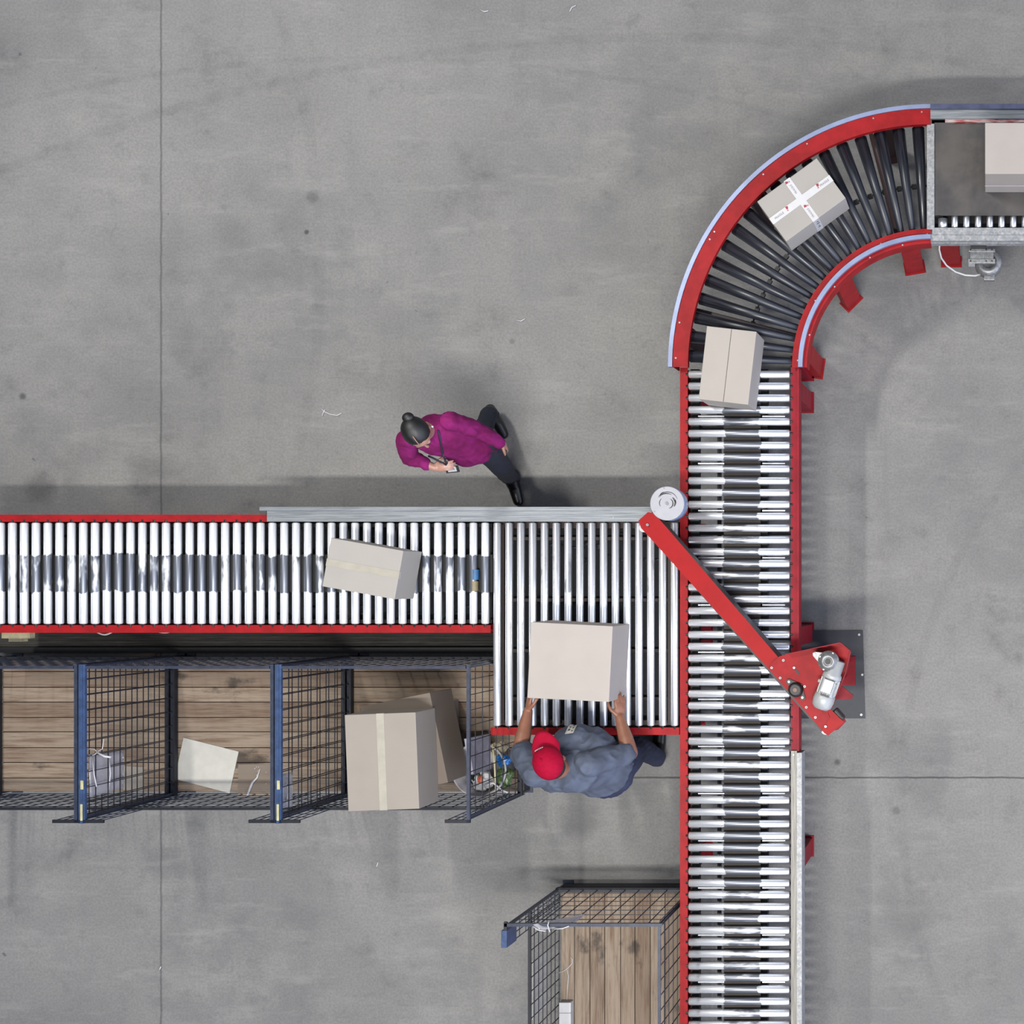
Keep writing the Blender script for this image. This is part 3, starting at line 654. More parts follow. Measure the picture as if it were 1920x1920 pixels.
arc(.05, 0, .30, 60, -75, .075); arc(-.1, .02, .34, 130, 215, .05); arc(.0, .2, .5, 150, 110, .06); arc(.02, .0, .46, 50, 5, .09)
obj('scuff_marks', b, plain('black_scuff', (60, 60, 66), .6), tp, label='black scuff swirls')
b = B(); b.cyl((q.x, q.y, 1.154), (q.x, q.y, 1.160), .0125, seg=6); b.cyl((q.x-.02, q.y+.103, 1.154), (q.x-.02, q.y+.103, 1.157), .005, seg=8); b.cyl((q.x-.085, q.y-.055, 1.154), (q.x-.085, q.y-.055, 1.157), .005, seg=8)
obj('bolt', b, M_CAST, tp)
b = B(); b.cyl((q.x, q.y, .785), (q.x, q.y, 1.022), .022, seg=16); b.box((q.x+.01, q.y, .783), (.052, .12, .011)); obj('mounting_post', b, M_BLACKMETAL, DR)

# ---------------------------------------------------------------- cardboard boxes
def carton(name, label, cpx, cpy, zt, zb, lx, ly, ang, mat, group=None, tape=None, seam=None, px=True):
    c = P(cpx, cpy, zt); W_, L_ = (S(lx, zt), S(ly, zt)) if px else (lx, ly); h = zt-zb
    T = thing(name, label, 'box', (c.x, c.y, zb), group, R(ang))
    b = B(); b.box((0, 0, h/2), (W_, L_, h-.002), bev=.004)
    # flap overlaps at the foot of the short sides
    bd = obj('box_body', b, mat, T, local=True)
    if tape:
        wd, m_, down, axis = tape; b = B(); e = .0012
        if axis == 'x':
            b.box((0, 0, h), (W_+e*2, wd, .0012))
            for s_ in (-1, 1): b.box((s_*(W_/2+e/2), 0, h-down/2), (e, wd, down))
        else:
            b.box((0, 0, h), (wd, L_+e*2, .0012))
            for s_ in (-1, 1): b.box((0, s_*(L_/2+e/2), h-down/2), (wd, e, down))
        obj('tape', b, m_, T, local=True)
    if seam:
        b = B(); b.box((0, 0, h-.0004), ((W_-.004, .003, .001) if seam == 'x' else (.003, L_-.004, .001))); obj('flap_seam', b, M_SEAM, T, local=True)
    return T, W_, L_, h
# on the curve, with crossed printed tape
T1, W1, L1, h1 = carton('cardboard_box', 'cardboard box with crossed white fragile tape on the curved black rollers', 1502.5, 374.5, 1.06, .802, 138.3, 92.7, 36.1, M_CARD5)
b = B(); tw = .050
b.box((0, 0, h1+.0006), (W1+.004, tw, .0015)); b.box((0, 0, h1+.0012), (tw*.98, L1+.004, .0015))
for s_ in (-1, 1):
    b.box((s_*(W1/2+.001), 0, h1-.04), (.0015, tw, .08)); b.box((0, s_*(L1/2+.001), h1/2), (tw, .0015, h1-.01))
tp = obj('fragile_tape', b, M_WTAPE, T1, local=True, label='white tape printed in red and grey')
def glass(b, x, y, z, s_, rot):
    """printed wine-glass symbol"""
    Mx = Matrix.Translation((x, y, z)) @ rotm('Z', rot)
    for c, sz in (((0, .006, 0), (.013, .011, .0006)), ((0, .0135, 0), (.016, .006, .0006)), ((0, -.003, 0), (.003, .010, .0006)), ((0, -.009, 0), (.011, .003, .0006))):
        cc = Mx @ Vector((c[0]*s_, c[1]*s_, 0)); b.box(cc, (sz[0]*s_, sz[1]*s_, sz[2]), rz=rot)
b = B(); zt_ = h1+.0025
for x, y, rr_ in ((-.115, .004, R(-15)), (.145, .006, R(-20)), (.005, -.055, R(70)), (-.004, .150, R(75))):
    glass(b, x, y, zt_, 1.15, rr_)
obj('glass_symbol', b, M_PRINTRED, tp, local=True)
for i, (x, y, rr_) in enumerate(((-.2, 0, 0), (.21, 0, 0), (0, -.11, PI/2), (0, .09, PI/2))):
    me = text_mesh('FRAGILE', .020); me.materials.append(M_PRINTGREY)
    o = bpy.data.objects.new('lettering', me); COL.objects.link(o); o.parent = tp; o.location = (x*.93, y, zt_); o.rotation_euler = (0, 0, rr_)
b = B(); 
for dz, wx in ((.05, .014), (.09, .022), (.14, .010), (.17, .02)): b.box((.004, -L1/2-.0028, h1-dz), (wx, .001, .010))
obj('tape_print', b, M_PRINTBLACK, tp, local=True)
carton('cardboard_box', 'plain cardboard box with dark lid seam where the curve meets the silver rollers', 1364, 685, 1.12, .802, 93.6, 138, -6.5, M_CARD, seam='y')
carton('cardboard_box', 'cardboard box with lengthwise clear tape tilted on the left horizontal rollers', 680, 1066, 1.10, .802, 138, 92.5, -10.2, M_CARD5, tape=(.05, M_TAPE, .03, 'x'))
carton('cardboard_box', 'large pinkish cardboard box pushed by the man in the red cap', 1068.5, 1241.3, 1.22, .802, 153.5, 142.5, -2.9, M_CARD2)
T5, W5, L5, h5 = carton('cardboard_box', 'cardboard box on the dark belt cut off by the right edge', 1916, 278, 1.24, .822, 138, 96, 0, M_CARD2)
b = B(); b.box((0, -L5/2-.001, .15), (W5+.002, .002, .012)); obj('tape', b, M_WTAPE, T5, local=True)
T6, W6, L6, h6 = carton('cardboard_box', 'large taped cardboard box on top of the stack in the right-hand cage', 715.8, 1428.5, 1.17, .855, 133, 181, 2.2, M_CARD3, tape=(.052, M_TAPE, .05, 'y'))
carton('cardboard_box', 'twisted cardboard box sticking out beneath the taped box in the cage', 758, 1396, .853, .48, 132, 172, 11.5, M_CARD4)
carton('cardboard_box', 'lowest cardboard box standing on the cage boards under the twisted box', 770, 1395, .478, .165, 118, 150, 1, M_CARD3)

# ---------------------------------------------------------------- mesh cages
ZT = 1.20; ZDK = .15
def build_cage(label, loc, rz, W_, D_, group, wide_left=True, label_strips=True):
    """local frame: x along the boards, front gate at -y"""
    T = thing('mesh_cage', label, 'cage', loc, group, rz)
    hx, hy = W_/2, D_/2
    def ob(n, b, m, p=T, **k): return obj(n, b, m, p, local=True, **k)
    b = B(); nb = 9; y = -hy+.02; wds = [.103, .118, .112, .12, .108, .117, .112, .119, .10]; sc = (D_-.04)/sum(wds)
    for wd in wds:
        wd *= sc; b.box((0, y+wd/2, ZDK-.011), (W_-.03, wd-.006, .022)); y += wd
    dk = ob('deck', b, M_WOOD)
    b = B()
    for x in (-hx+.06, 0, hx-.06): b.box((x, 0, ZDK-.075), (.10, D_-.05, .10))
    ob('skid', b, M_CAGEDARK)
    wr = .0052
    def panel(name, x0, y0, x1, y1, z0, z1, nstep=.10, zstep=.125, matw=M_WIRE, frame=True):
        b = B(); p0 = Vector((x0, y0, 0)); p1 = Vector((x1, y1, 0)); L = (p1-p0).length; n = max(1, round(L/nstep))
        for i in range(n+1):
            p = p0.lerp(p1, i/n); b.bar((p.x, p.y, z0), (p.x, p.y, z1), wr)
        m = max(1, round((z1-z0)/zstep))
        for i in range(m+1):
            z = z0+(z1-z0)*i/m; b.bar((x0, y0, z), (x1, y1, z), wr)
        return ob(name, b, matw)
    g = .02
    panel('mesh_panel', -hx+g, -hy, -hx+g, hy, .17, ZT-.02); panel('mesh_panel', hx-g, -hy, hx-g, hy, .17, ZT-.02)
    panel('mesh_panel', -hx, hy-g, hx, hy-g, .17, ZT-.02)
    panel('front_gate', -hx+.03, -hy, hx-.03, -hy, .13, .76, zstep=.09)
    for s_ in (-1, 1): panel('corner_panel', s_*(hx-g), -hy-.006, s_*(hx-.16), -hy-.006, .10, ZT-.01, .05, .125, M_CAGESLATE)
    # rails
    b = B(); b.bar((-hx+.03, hy-g, ZT-.010), (hx-.03, hy-g, ZT-.010), .018, .016); ob('top_rail', b, M_CAGESLATE)
    b = B(); b.bar((hx-.012, -hy-.02, ZT-.011), (hx-.012, hy, ZT-.011), .022, .022); ob('top_rail', b, M_CAGESLATE)
    if wide_left:
        b = B(); b.bar((-hx+.026, -hy-.025, ZT-.010), (-hx+.026, hy, ZT-.010), .044, .020)
        b.bar((-hx+.026, -hy-.025, ZT+.003), (-hx+.026, hy, ZT+.003), .016, .006); ob('top_rail', b, M_CAGEBLUE, label='wide blue top rail')
    else:
        b = B(); b.bar((-hx+g, -hy-.02, ZT-.011), (-hx+g, hy, ZT-.011), .022, .022); ob('top_rail', b, M_CAGESLATE)
    b = B()
    for s_ in (-1, 1): b.bar((s_*(hx-g), -hy, .19), (s_*(hx-g), hy, .19), .030, .04)
    b.bar((-hx, hy-g, .19), (hx, hy-g, .19), .03, .04); ob('bottom_rail', b, M_CAGEDARK)
    for sx in (-1, 1):
        for sy in (-1, 1):
            b = B(); b.box((sx*(hx-.018), sy*(hy-.014), (ZT-.02)/2+.005), (.016, .016, ZT-.03)); b.box((sx*(hx-.03), sy*(hy-.03), .006), (.08, .08, .010))
            ob('corner_post', b, M_CAGESLATE)
    b = B()
    for s_ in (-1, 1): b.bar((s_*(hx+.0), -hy-.012, ZT-.008), (s_*(hx-.17), -hy-.012, ZT-.008), .022, .016)
    b.bar((-hx+.03, -hy, .765), (hx-.03, -hy, .765), .02, .016)
    ob('front_rail', b, M_CAGEDARK)
    if label_strips:
        b = B(); b.box((-hx+.028, -hy+.05, ZT+.0068), (.016, .11, .001)); b.box((-hx+.032, -hy+.235, ZT+.0068), (.020, .06, .001)); ob('label_strip', b, M_YELLOW)
    return T
cxs = [(P(145.5, 0, ZT).x, P(513.5, 0, ZT).x), (P(513.5, 0, ZT).x, P(882, 0, ZT).x)]
cy0 = P(0, 1246, ZT).y; cy1 = P(0, 1537, ZT).y; cyc = (cy0+cy1)/2; DD = cy0-cy1; WW = cxs[0][1]-cxs[0][0]-.004
grp = 'mesh cages on wooden decks'
x0 = cxs[0][0]
off = .002
CG1 = build_cage('mesh cage with white card on its boards, middle of the left row', (x0+off+.5*WW+.0, cyc, 0), 0, WW, DD, grp)
CG2 = dup(CG1); CG2.location.x = CG1.location.x+(cxs[1][0]-cxs[0][0]); CG2['label'] = 'mesh cage holding the stacked cardboard boxes, next to the roller table'
CG0 = dup(CG1); CG0.location.x = CG1.location.x-(cxs[1][0]-cxs[0][0]); CG0['label'] = 'empty mesh cage cut off by the left edge of the picture'
dcx0 = -3.235; dcx1 = -2.182; dyt = P(0, 1729, ZT).y
CG3 = build_cage('mesh cage standing alone near the bottom edge, beside the vertical conveyor', ((dcx0+dcx1)/2, dyt-WW/2, 0), -PI/2, WW, dcx1-dcx0-.01, grp, wide_left=False, label_strips=False)
# cage furniture colour of the short post at its outer corner
b = B(); p0 = P(945, 1745, ZT); b.span(p0.x-.018, p0.x+.020, P(0, 1777, ZT).y, P(0, 1745, ZT).y, 1.02, ZT+.004)
p = obj('latch_plate', b, M_CAGEBLUE); p.parent = CG3; p.matrix_parent_inverse = (Matrix.Translation(CG3.location) @ rotm('Z', -PI/2)).inverted()

# ---------------------------------------------------------------- things in and on the cages
def sheet(name, pts, z, t, mat, label, cat, group=None):
    q = [P(x, y, z) for x, y in pts]; b = B(); b.prism([(p.x, p.y) for p in q], z, z+t); return single(name, b, mat, label, cat, group=group)
sheet('card_sheet', ((345, 1383), (448, 1409), (431, 1487), (328, 1460)), ZDK+.002, .006, M_PAPER, 'large white card sheet lying tilted on the middle cage boards', 'sheet')
s1 = sheet('cardboard_piece', ((447, 1433), (508, 1432), (509, 1494), (447, 1494)), ZDK+.002, .004, M_CARD4, 'brown cardboard piece with torn tape beside the white card', 'cardboard')
b = B(); pp = [P(x, y, ZDK+.012) for x, y in ((488, 1441), (482, 1458), (473, 1468), (463, 1493))]; b.tube(pp, [.003, .006, .009, .008])
for i in range(9):
    q = P(random.uniform(470, 500), random.uniform(1438, 1470), ZDK+.008); b.ball(q, .004, 8)
obj('torn_tape', b, M_WHITE, s1)
sheet('cardboard_piece', ((231, 1436), (269, 1438), (269, 1483), (231, 1481)), ZDK+.002, .004, M_CARD3, 'pale cardboard piece seen through the mesh near the hanging pouch', 'cardboard')
# hanging clear pouches
def pouch(pts, label, folds, ring=None):
    T = thing('document_pouch', label, 'pouch', pts[3]+Vector((0, 0, -.02)), 'clear pouches tied to cages')
    b = B(); n = 8; rows = []
    for i in range(n+1):
        u_ = i/n; row = []
        for j in range(n+1):
            v_ = j/n; p = pts[0].lerp(pts[1], u_).lerp(pts[3].lerp(pts[2], u_), v_)
            p = p+Vector((0, 0, .006*math.sin(u_*9)+.004*noise.noise(p*30))); row.append((p, p-Vector((.003, 0, .004))))
        rows.append(row)
    V0 = [[b.bm.verts.new(q[0]) for q in r] for r in rows]; V1 = [[b.bm.verts.new(q[1]) for q in r] for r in rows]
    for i in range(n):
        for j in range(n):
            b.bm.faces.new((V0[i][j], V0[i+1][j], V0[i+1][j+1], V0[i][j+1])); b.bm.faces.new((V1[i][j], V1[i][j+1], V1[i+1][j+1], V1[i+1][j]))
    for i in range(n):
        for V_ in ((0), (n)):
            b.bm.faces.new((V0[i][V_], V0[i+1][V_], V1[i+1][V_], V1[i][V_])); b.bm.faces.new((V0[V_][i], V0[V_][i+1], V1[V_][i+1], V1[V_][i]))
    obj('pouch_film', b, M_FILM, T, smooth=True)
    b = B()
    for f in folds: b.tube([Vector(p) for p in f], .004)
    obj('sealed_edge', b, M_WHITE, T)
    if ring:
        b = B(); rc, rr_ = ring; b.tube([rc+Vector((rr_*math.cos(t), rr_*.62*math.sin(t), 0)) for t in [2*PI*i/18 for i in range(19)]], .003)
        b.tube([rc+Vector((rr_, 0, 0)), rc+Vector((rr_+.04, .02, .0)), rc+Vector((rr_+.05, .09, 0))], .0025)
        b.tube([rc+Vector((rr_, 0, .003)), rc+Vector((rr_+.06, -.03, .003)), rc+Vector((rr_+.10, -.035, .003))], [.004, .008, .006]); obj('cable_tie', b, M_WHITE, T)
    return T
pouch([P(166, 1414, 1.08), P(233, 1407, .68), P(232, 1478, .68), P(168, 1494, 1.08)], 'clear plastic pouch tied to the first blue rail from the left',
      [[P(173, 1421, 1.09), P(176, 1450, 1.10), P(181, 1475, 1.09)], [P(203, 1412, .90), P(207, 1450, .92), P(204, 1480, .90)]], (P(171, 1410, 1.09), .036))
pouch([P(524, 1453, 1.10), P(549, 1447, .95), P(549, 1512, .95), P(527, 1516, 1.10)], 'crumpled clear pouch tied to the second blue rail from the left',
      [[P(527, 1456, 1.11), P(530, 1480, 1.12), P(529, 1512, 1.11)], [P(538, 1460, 1.04), P(541, 1485, 1.05), P(538, 1505, 1.04)]])
pouch([P(1000, 1733, 1.215), P(1098, 1713, 1.02), P(1070, 1738, 1.19), P(1004, 1744, 1.215)], 'clear pouch hanging on the top rail of the lone bottom cage',
      [[P(999, 1737, 1.22), P(1010, 1744, 1.225), P(1023, 1746, 1.22)], [P(1029, 1728, 1.22), P(1027, 1735, 1.225), P(1031, 1748, 1.22)], [P(1040, 1742, 1.215), P(1055, 1741, 1.215), P(1067, 1736, 1.21)]])
# paper sheet on the gate of the lone cage
b = B(); b.span(-3.262, -3.259, -3.15, -2.725, .29, .62); single('paper_sheet', b, M_PAPER, 'white paper sheet hung on the low side mesh of the lone bottom cage', 'paper')
b = B(); c = P(1060, 1912, .2); b.span(P(1048, 0, .22).x, P(1070, 0, .22).x, P(0, 1945, .22).y, P(0, 1880, .22).y, ZDK+.001, .22, bev=.004)
wb = single('white_carton', b, M_WHITE, 'small white carton on the boards at the bottom edge', 'box')
b = B(); b.span(P(1048, 0, .22).x-.001, P(1070, 0, .22).x+.001, P(0, 1900, .22).y, P(0, 1899, .22).y, .20, .2215); obj('lid_seam', b, M_PRINTGREY, wb)
b = B(); b.tube([P(x, y, ZDK+.006) for x, y in ((1048, 1824), (1058, 1820), (1066, 1814), (1073, 1806), (1073, 1799), (1070, 1794))], .0028)
b.tube([P(x, y, ZDK+.006) for x, y in ((1063, 1817), (1066, 1830), (1064, 1850), (1063, 1878))], .0028)
single('plastic_strap', b, M_WHITE, 'thin white plastic strap curled on the boards of the bottom cage', 'strap')

# waste bin in the corner of the cage
bx, by = -3.705, P(0, 1443, .45).y; br = .195
BN = thing('waste_bin', 'round pale waste bin full of rubbish in the cage corner beside the man', 'bin', (bx, by, ZDK))
b = B(); b.lathe((bx, by, ZDK+.001), (0, 0, 1), [(0, br*.8), (.31, br), (.318, br+.008), (.322, br), (.318, br-.008), (.06, br*.8), (.02, br*.78)], 40); obj('bin_body', b, plain('bin_plastic', (214, 210, 212), .5), BN, smooth=False)
def crumple(name, c, rad, mat, label, cat, seed, amp=.35):
    b = B(); bmesh.ops.create_icosphere(b.bm, subdivisions=3, radius=1)
    for v in b.bm.verts:
        n_ = 1+amp*noise.noise(v.co*1.9+Vector((seed, 0, 0)))+amp*.5*noise.noise(v.co*4.5+Vector((0, seed, 0)))
        v.co = Vector((v.co.x*rad[0], v.co.y*rad[1], v.co.z*rad[2]))*n_+Vector(c)
    return single(name, b, mat, label, cat, smooth=False)
crumple('plastic_bag', P(944, 1426, .43), (.055, .045, .04), plain('blue_film', (30, 120, 205), .25), 'bright blue plastic bag in the waste bin', 'bag', 3)
crumple('plastic_bag', P(946, 1457, .41), (.058, .085, .045), plain('green_film', (92, 122, 62), .4, 0, .25, 30), 'olive green bag lying in the waste bin', 'bag', 9)
crumple('paper_ball', P(935, 1403, .40), (.06, .05, .04), plain('kraft_paper', (176, 164, 132), .7), 'crumpled tan paper at the top of the waste bin', 'paper', 12)
crumple('paper_ball', P(905, 1466, .38), (.075, .07, .04), M_WHITE, 'crumpled white wrapper heap in the waste bin', 'wrapper', 15, .5)
crumple('plastic_bag', P(893, 1455, .36), (.05, .06, .04), M_DARKFRAME, 'dark bag at the left of the waste bin', 'bag', 18)
crumple('paper_ball', P(901, 1462, .43), (.02, .03, .015), plain('orange_scrap', (225, 110, 70), .6), 'small orange scrap on the rubbish in the bin', 'scrap', 22)
# refuse board standing in the bin and strips over it
q = [P(877, 1385, .86), P(919, 1376, .58), P(921, 1442, .55), P(888, 1452, .82)]
b = B(); vv = [b.bm.verts.new(p) for p in q]; v2 = [b.bm.verts.new(p+Vector((-.022, .0, .008))) for p in q]
b.bm.faces.new(vv); b.bm.faces.new(v2[::-1])
for i in range(4): b.bm.faces.new((vv[i], vv[(i+1) % 4], v2[(i+1) % 4], v2[i]))
single('foam_board', b, plain('grey_board', (168, 164, 176), .7), 'grey board with white edge leaning over the waste bin', 'board')
for i, (pp, lab) in enumerate((([(923, 1395), (927, 1430), (929, 1465), (930, 1490)], 'long cream plastic strip standing over the rubbish in the bin'),
                               ([(908, 1475), (925, 1468), (942, 1482), (952, 1486)], 'white packing strip lying across the rubbish in the bin'))):
    b = B(); b.tube([P(x, y, .47-.006*k_) for k_, (x, y) in enumerate(pp)], .007, 6); single('packing_strip', b, M_CREAM if i == 0 else M_WHITE, lab, 'strip')

# small things by the left conveyor rail
b = B(); b.span(P(3, 0, .60).x, P(56, 0, .60).x, P(0, 1197, .60).y, P(0, 1180, .60).y, .55, .60); b.span(P(16, 0, .58).x, P(41, 0, .58).x, P(0, 1203, .58).y, P(0, 1190, .58).y, .52, .58)
jb_ = single('junction_box', b, M_CREAM, 'cream junction box under the red rail at the far left', 'junction box')
b = B(); p0 = P(140, 1242, .012); p1 = P(292, 1226, .012); b.bar(p0, p1, .03, .02); single('wood_strip', b, M_WOOD, 'thin wooden strip on the dark floor behind the left cages', 'wood strip')
for i, (px, lab) in enumerate(((196, 'white cable loop peeking below the red rail, left one'), (308, 'white cable loop peeking below the red rail, right one'))):
    b = B(); b.tube([P(px-16+4*j, 1184+6*math.sin(PI*j/8)*(1 if i == 0 else .35), .63) for j in range(9)], .006); single('cable_loop', b, M_WHITE, lab, 'cable')

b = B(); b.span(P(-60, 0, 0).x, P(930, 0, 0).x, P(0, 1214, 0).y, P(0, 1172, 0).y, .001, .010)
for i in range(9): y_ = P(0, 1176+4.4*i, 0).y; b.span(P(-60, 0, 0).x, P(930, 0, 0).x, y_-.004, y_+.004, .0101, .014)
an = N('gap_shade_ribbed'); vv_ = an.scale(an.obj(), (2, 60, 2)); an.set(Base_Color=an.mix(an.rng(an.noise(vv_, 2, 5, .7), .3, .75), c3(34, 33, 31), c3(92, 88, 80)), Roughness=.85)
fm = single('gap_shade_strip', b, an.m, 'long dark ribbed strip painted as shade on the floor between conveyor and cages', 'mat')  # dark strip standing in for the shade in this gap
b = B(); b.span(P(-60, 0, .1).x, P(930, 0, .1).x, P(0, 1224, .06).y, P(0, 1214, .06).y, .001, .06); single('gap_shade_bar', b, M_DARKFRAME, 'low black bar added as shade on the floor just behind the cages', 'board')  # black bar added for the deepest shade of the gap

# litter on the floor
def scrap(pts, lab):
    b = B(); b.tube([P(x, y, .006) for x, y in pts], .0045, 6); single('paper_scrap', b, M_WHITE, lab, 'litter')
scrap([(603, 766), (608, 772), (620, 777), (632, 779), (641, 774)], 'thin white curl of litter on the floor left of the woman')
scrap([(604, 780), (607, 771), (610, 768)], 'tiny white litter bit touching the white curl on the floor')
scrap([(900, 18), (908, 22), (916, 20)], 'white litter scrap at the top edge left of centre')
scrap([(1068, 22), (1072, 14), (1080, 10)], 'white litter scrap at the top edge right of centre')
scrap([(968, 600), (977, 602), (985, 597)], 'white litter scrap on the open floor above the woman')
scrap([(299, 1818), (302, 1812)], 'white speck of litter on the floor below the left cages')
scrap([(709, 1616), (706, 1625)], 'white speck of litter on the floor below the stacked boxes')

# ---------------------------------------------------------------- people
def bake(name, b, mat, parent, voxel=.006, smooth_it=4, fold=0, fs=18, seed=0, facemat=None):
    """join the shapes into one continuous skin"""
    bm = b.bm; bmesh.ops.recalc_face_normals(bm, faces=bm.faces)
    me = bpy.data.meshes.new(name); bm.to_mesh(me); bm.free(); o = bpy.data.objects.new(name, me); COL.objects.link(o)
    m = o.modifiers.new('remesh', 'REMESH'); m.mode = 'VOXEL'; m.voxel_size = voxel; m.use_smooth_shade = True
    s_ = o.modifiers.new('smooth', 'SMOOTH'); s_.factor = .5; s_.iterations = smooth_it
    nm = bpy.data.meshes.new_from_object(o.evaluated_get(bpy.context.evaluated_depsgraph_get()))
    bpy.data.objects.remove(o); bpy.data.meshes.remove(me); nm.name = name
    if fold:
        cos = [(v.co.copy(), v.normal.copy()) for v in nm.vertices]
        for v, (c, n_) in zip(nm.vertices, cos):
            t = noise.noise(Vector((c.x*fs, c.y*fs, c.z*fs*.35+seed)))
            t2 = abs(noise.noise(Vector((c.x*fs*1.7+seed, c.y*fs*1.7, c.z*fs*.6))))
            v.co = c+n_*fold*(t-.9*t2+.25)
    nm.transform(Matrix.Translation(-rootloc(parent)))
    for p_ in nm.polygons: p_.use_smooth = True
    nm.materials.append(mat); o = bpy.data.objects.new(name, nm); COL.objects.link(o); o.parent = parent; return o
def limb(b, pts, seg=18):
    """tapered chain with round joints: [(point, radius)]"""
    for (p0, r0), (p1, r1) in zip(pts, pts[1:]): b.cyl(p0, p1, r0, r1, seg)
    for p, r in pts: b.ball(p, r, seg)
def hand(b, wrist, fdir, pdir, thumb_side, curl, s=1.0):
    """palm from the wrist along fdir; pdir = palm normal; five bent fingers"""
    f = Vector(fdir).normalized(); n = (Vector(pdir)-f*Vector(pdir).dot(f)).normalized(); sd = f.cross(n)*thumb_side
    w_ = Vector(wrist)
    mx = Matrix((sd, f, n)).transposed()
    b.ball(w_+f*.045*s, (.038*s, .055*s, .016*s), 16, m=mx)
    for i, (o_, L, r) in enumerate(((.028, .068, .0092), (.010, .078, .0096), (-.009, .072, .0092), (-.027, .056, .0082))):
        p = w_+f*.080*s+sd*o_*s; d = (f+sd*o_*3).normalized(); pts = [(w_+f*.045*s+sd*o_*s*.8, r*s*1.1), (p, r*s*1.05)]; ang = curl*.5
        for seg_, fr in enumerate((.45, .32, .23)):
            p = p+(d*math.cos(ang)+n*math.sin(ang))*L*fr*s; pts.append((p, r*s*(1-.1*(seg_+1)))); ang += curl
        limb(b, pts, 10)
    p = w_+f*.018*s+sd*.024*s; d = (f*.75+sd*.8+n*.25).normalized(); p2 = p+d*.042*s; p3 = p2+(f*.9+sd*.35+n*.3).normalized()*.034*s; p4 = p3+(f+n*.45).normalized()*.024*s
    limb(b, [(p, .014*s), (p2, .0115*s), (p3, .010*s), (p4, .0085*s)], 10)
def head(b, c, f, tiltdown, s=1.0):
    """skull, jaw, nose, ears, brow, lips; f = horizontal facing direction"""
    f = Vector(f).normalized(); sd = f.cross(Vector((0, 0, 1))); c = Vector(c)
    q = Matrix((sd, f, Vector((0, 0, 1)))).transposed() @ Matrix.Rotation(-tiltdown, 3, 'X')
    T_ = lambda x, y, z: c+q @ (Vector((x, y, z))*s)
    b.ball(T_(0, -.008, .02), (.076*s, .096*s, .088*s), 24, m=q); b.ball(T_(0, .022, -.045), (.056*s, .062*s, .070*s), 20, m=q)
    b.ball(T_(0, .055, -.088), (.026*s, .022*s, .020*s), 12, m=q)
    limb(b, [(T_(0, .086, .008), .008*s), (T_(0, .104, -.024), .0125*s)], 10); b.ball(T_(0, .078, -.066), (.024*s, .016*s, .010*s), 12, m=q)
    for s_ in (-1, 1):
        b.ball(T_(s_*.078, -.008, -.012), (.010*s, .018*s, .030*s), 12, m=q); b.ball(T_(s_*.030, .074, .022), (.024*s, .014*s, .009*s), 10, m=q)
    return T_, q
def face_parts(T_, q, parent, s, lips):
    for s_ in (-1, 1):
        b = B(); b.ball(T_(s_*.029, .0775, .000), (.0125*s, .010*s, .008*s), 12, m=q); b.mi = 1; b.ball(T_(s_*.029, .0860, -.001), (.0055*s, .0035*s, .0055*s), 10, m=q)
        obj('eye', b, [M_WHITE, M_HAIR], parent, smooth=True)
        b = B(); b.ball(T_(s_*.030, .0845, .022), (.020*s, .006*s, .004*s), 10, m=q); obj('eyebrow', b, M_HAIR, parent, smooth=True)
    b = B(); b.ball(T_(0, .090, -.063), (.022*s, .008*s, .006*s), 12, m=q); obj('lips', b, lips, parent, smooth=True)

# woman walking
fw = Vector((.38, -.92, 0)).normalized(); lf = Vector((-fw.y, fw.x, 0))
PE = Vector((-3.615, .955, .92)); NK = Vector((-3.705, 1.005, 1.37)); HC = Vector((-3.69, .962, 1.515))
ls = NK+lf*.155+Vector((0, 0, -.035)); rs = NK-lf*.155+Vector((0, 0, -.035))
l_el = Vector((-3.462, 1.030, 1.10)); l_wr = Vector((-3.385, .965, .90))
r_el = Vector((-3.925, .845, 1.13)); r_wr = Vector((-3.76, .775, 1.10))
lh = PE+lf*.085+Vector((0, 0, -.04)); rh = PE-lf*.085+Vector((0, 0, -.04))
lk = Vector((-3.535, .845, .50)); la = Vector((-3.61, .79, .10)); lt = Vector((-3.58, .655, .035))
rk = Vector((-3.700, 1.00, .50)); ra = Vector((-3.735, 1.265, .165)); rt = Vector((-3.700, 1.165, .035))
WM = thing('person', 'woman in magenta blouse and navy trousers walking across the open floor', 'person', (-3.66, .98, 0))
wz = math.atan2(lf.y, lf.x)
b = B()
b.loft([(PE+Vector((0, 0, -.12)), .13, .10, wz), (PE, .16, .115, wz), (PE.lerp(NK, .3), .125, .095, wz), (PE.lerp(NK, .6), .145, .105, wz), (PE.lerp(NK, .85), .155, .09, wz), (NK, .06, .055, wz)])
limb(b, [(NK+Vector((0, 0, -.03)), .058), (HC+Vector((0, 0, -.06)), .05)])
limb(b, [(ls, .052), (l_el, .038), (l_wr, .025)]); limb(b, [(rs, .052), (r_el, .038), (r_wr, .026)])
limb(b, [(lh, .088), (lk, .055), (la, .038), (lt+Vector((0, 0, .01)), .028)]); limb(b, [(rh, .088), (rk, .055), (ra, .038), (rt+Vector((0, 0, .01)), .028)])
hand(b, l_wr, (.1, -.15, -1), (-.9, -.3, 0), -1, .35, .92); hand(b, r_wr, (.95, .1, .05), (0, .3, -1), 1, .4, .92)
Tw, qw = head(b, HC, fw, R(22), .98)
body = bake('body', b, M_SKIN_W, WM, .0055, 3)
face_parts(Tw, qw, WM, .98, plain('rose_lips', (170, 70, 80), .4))
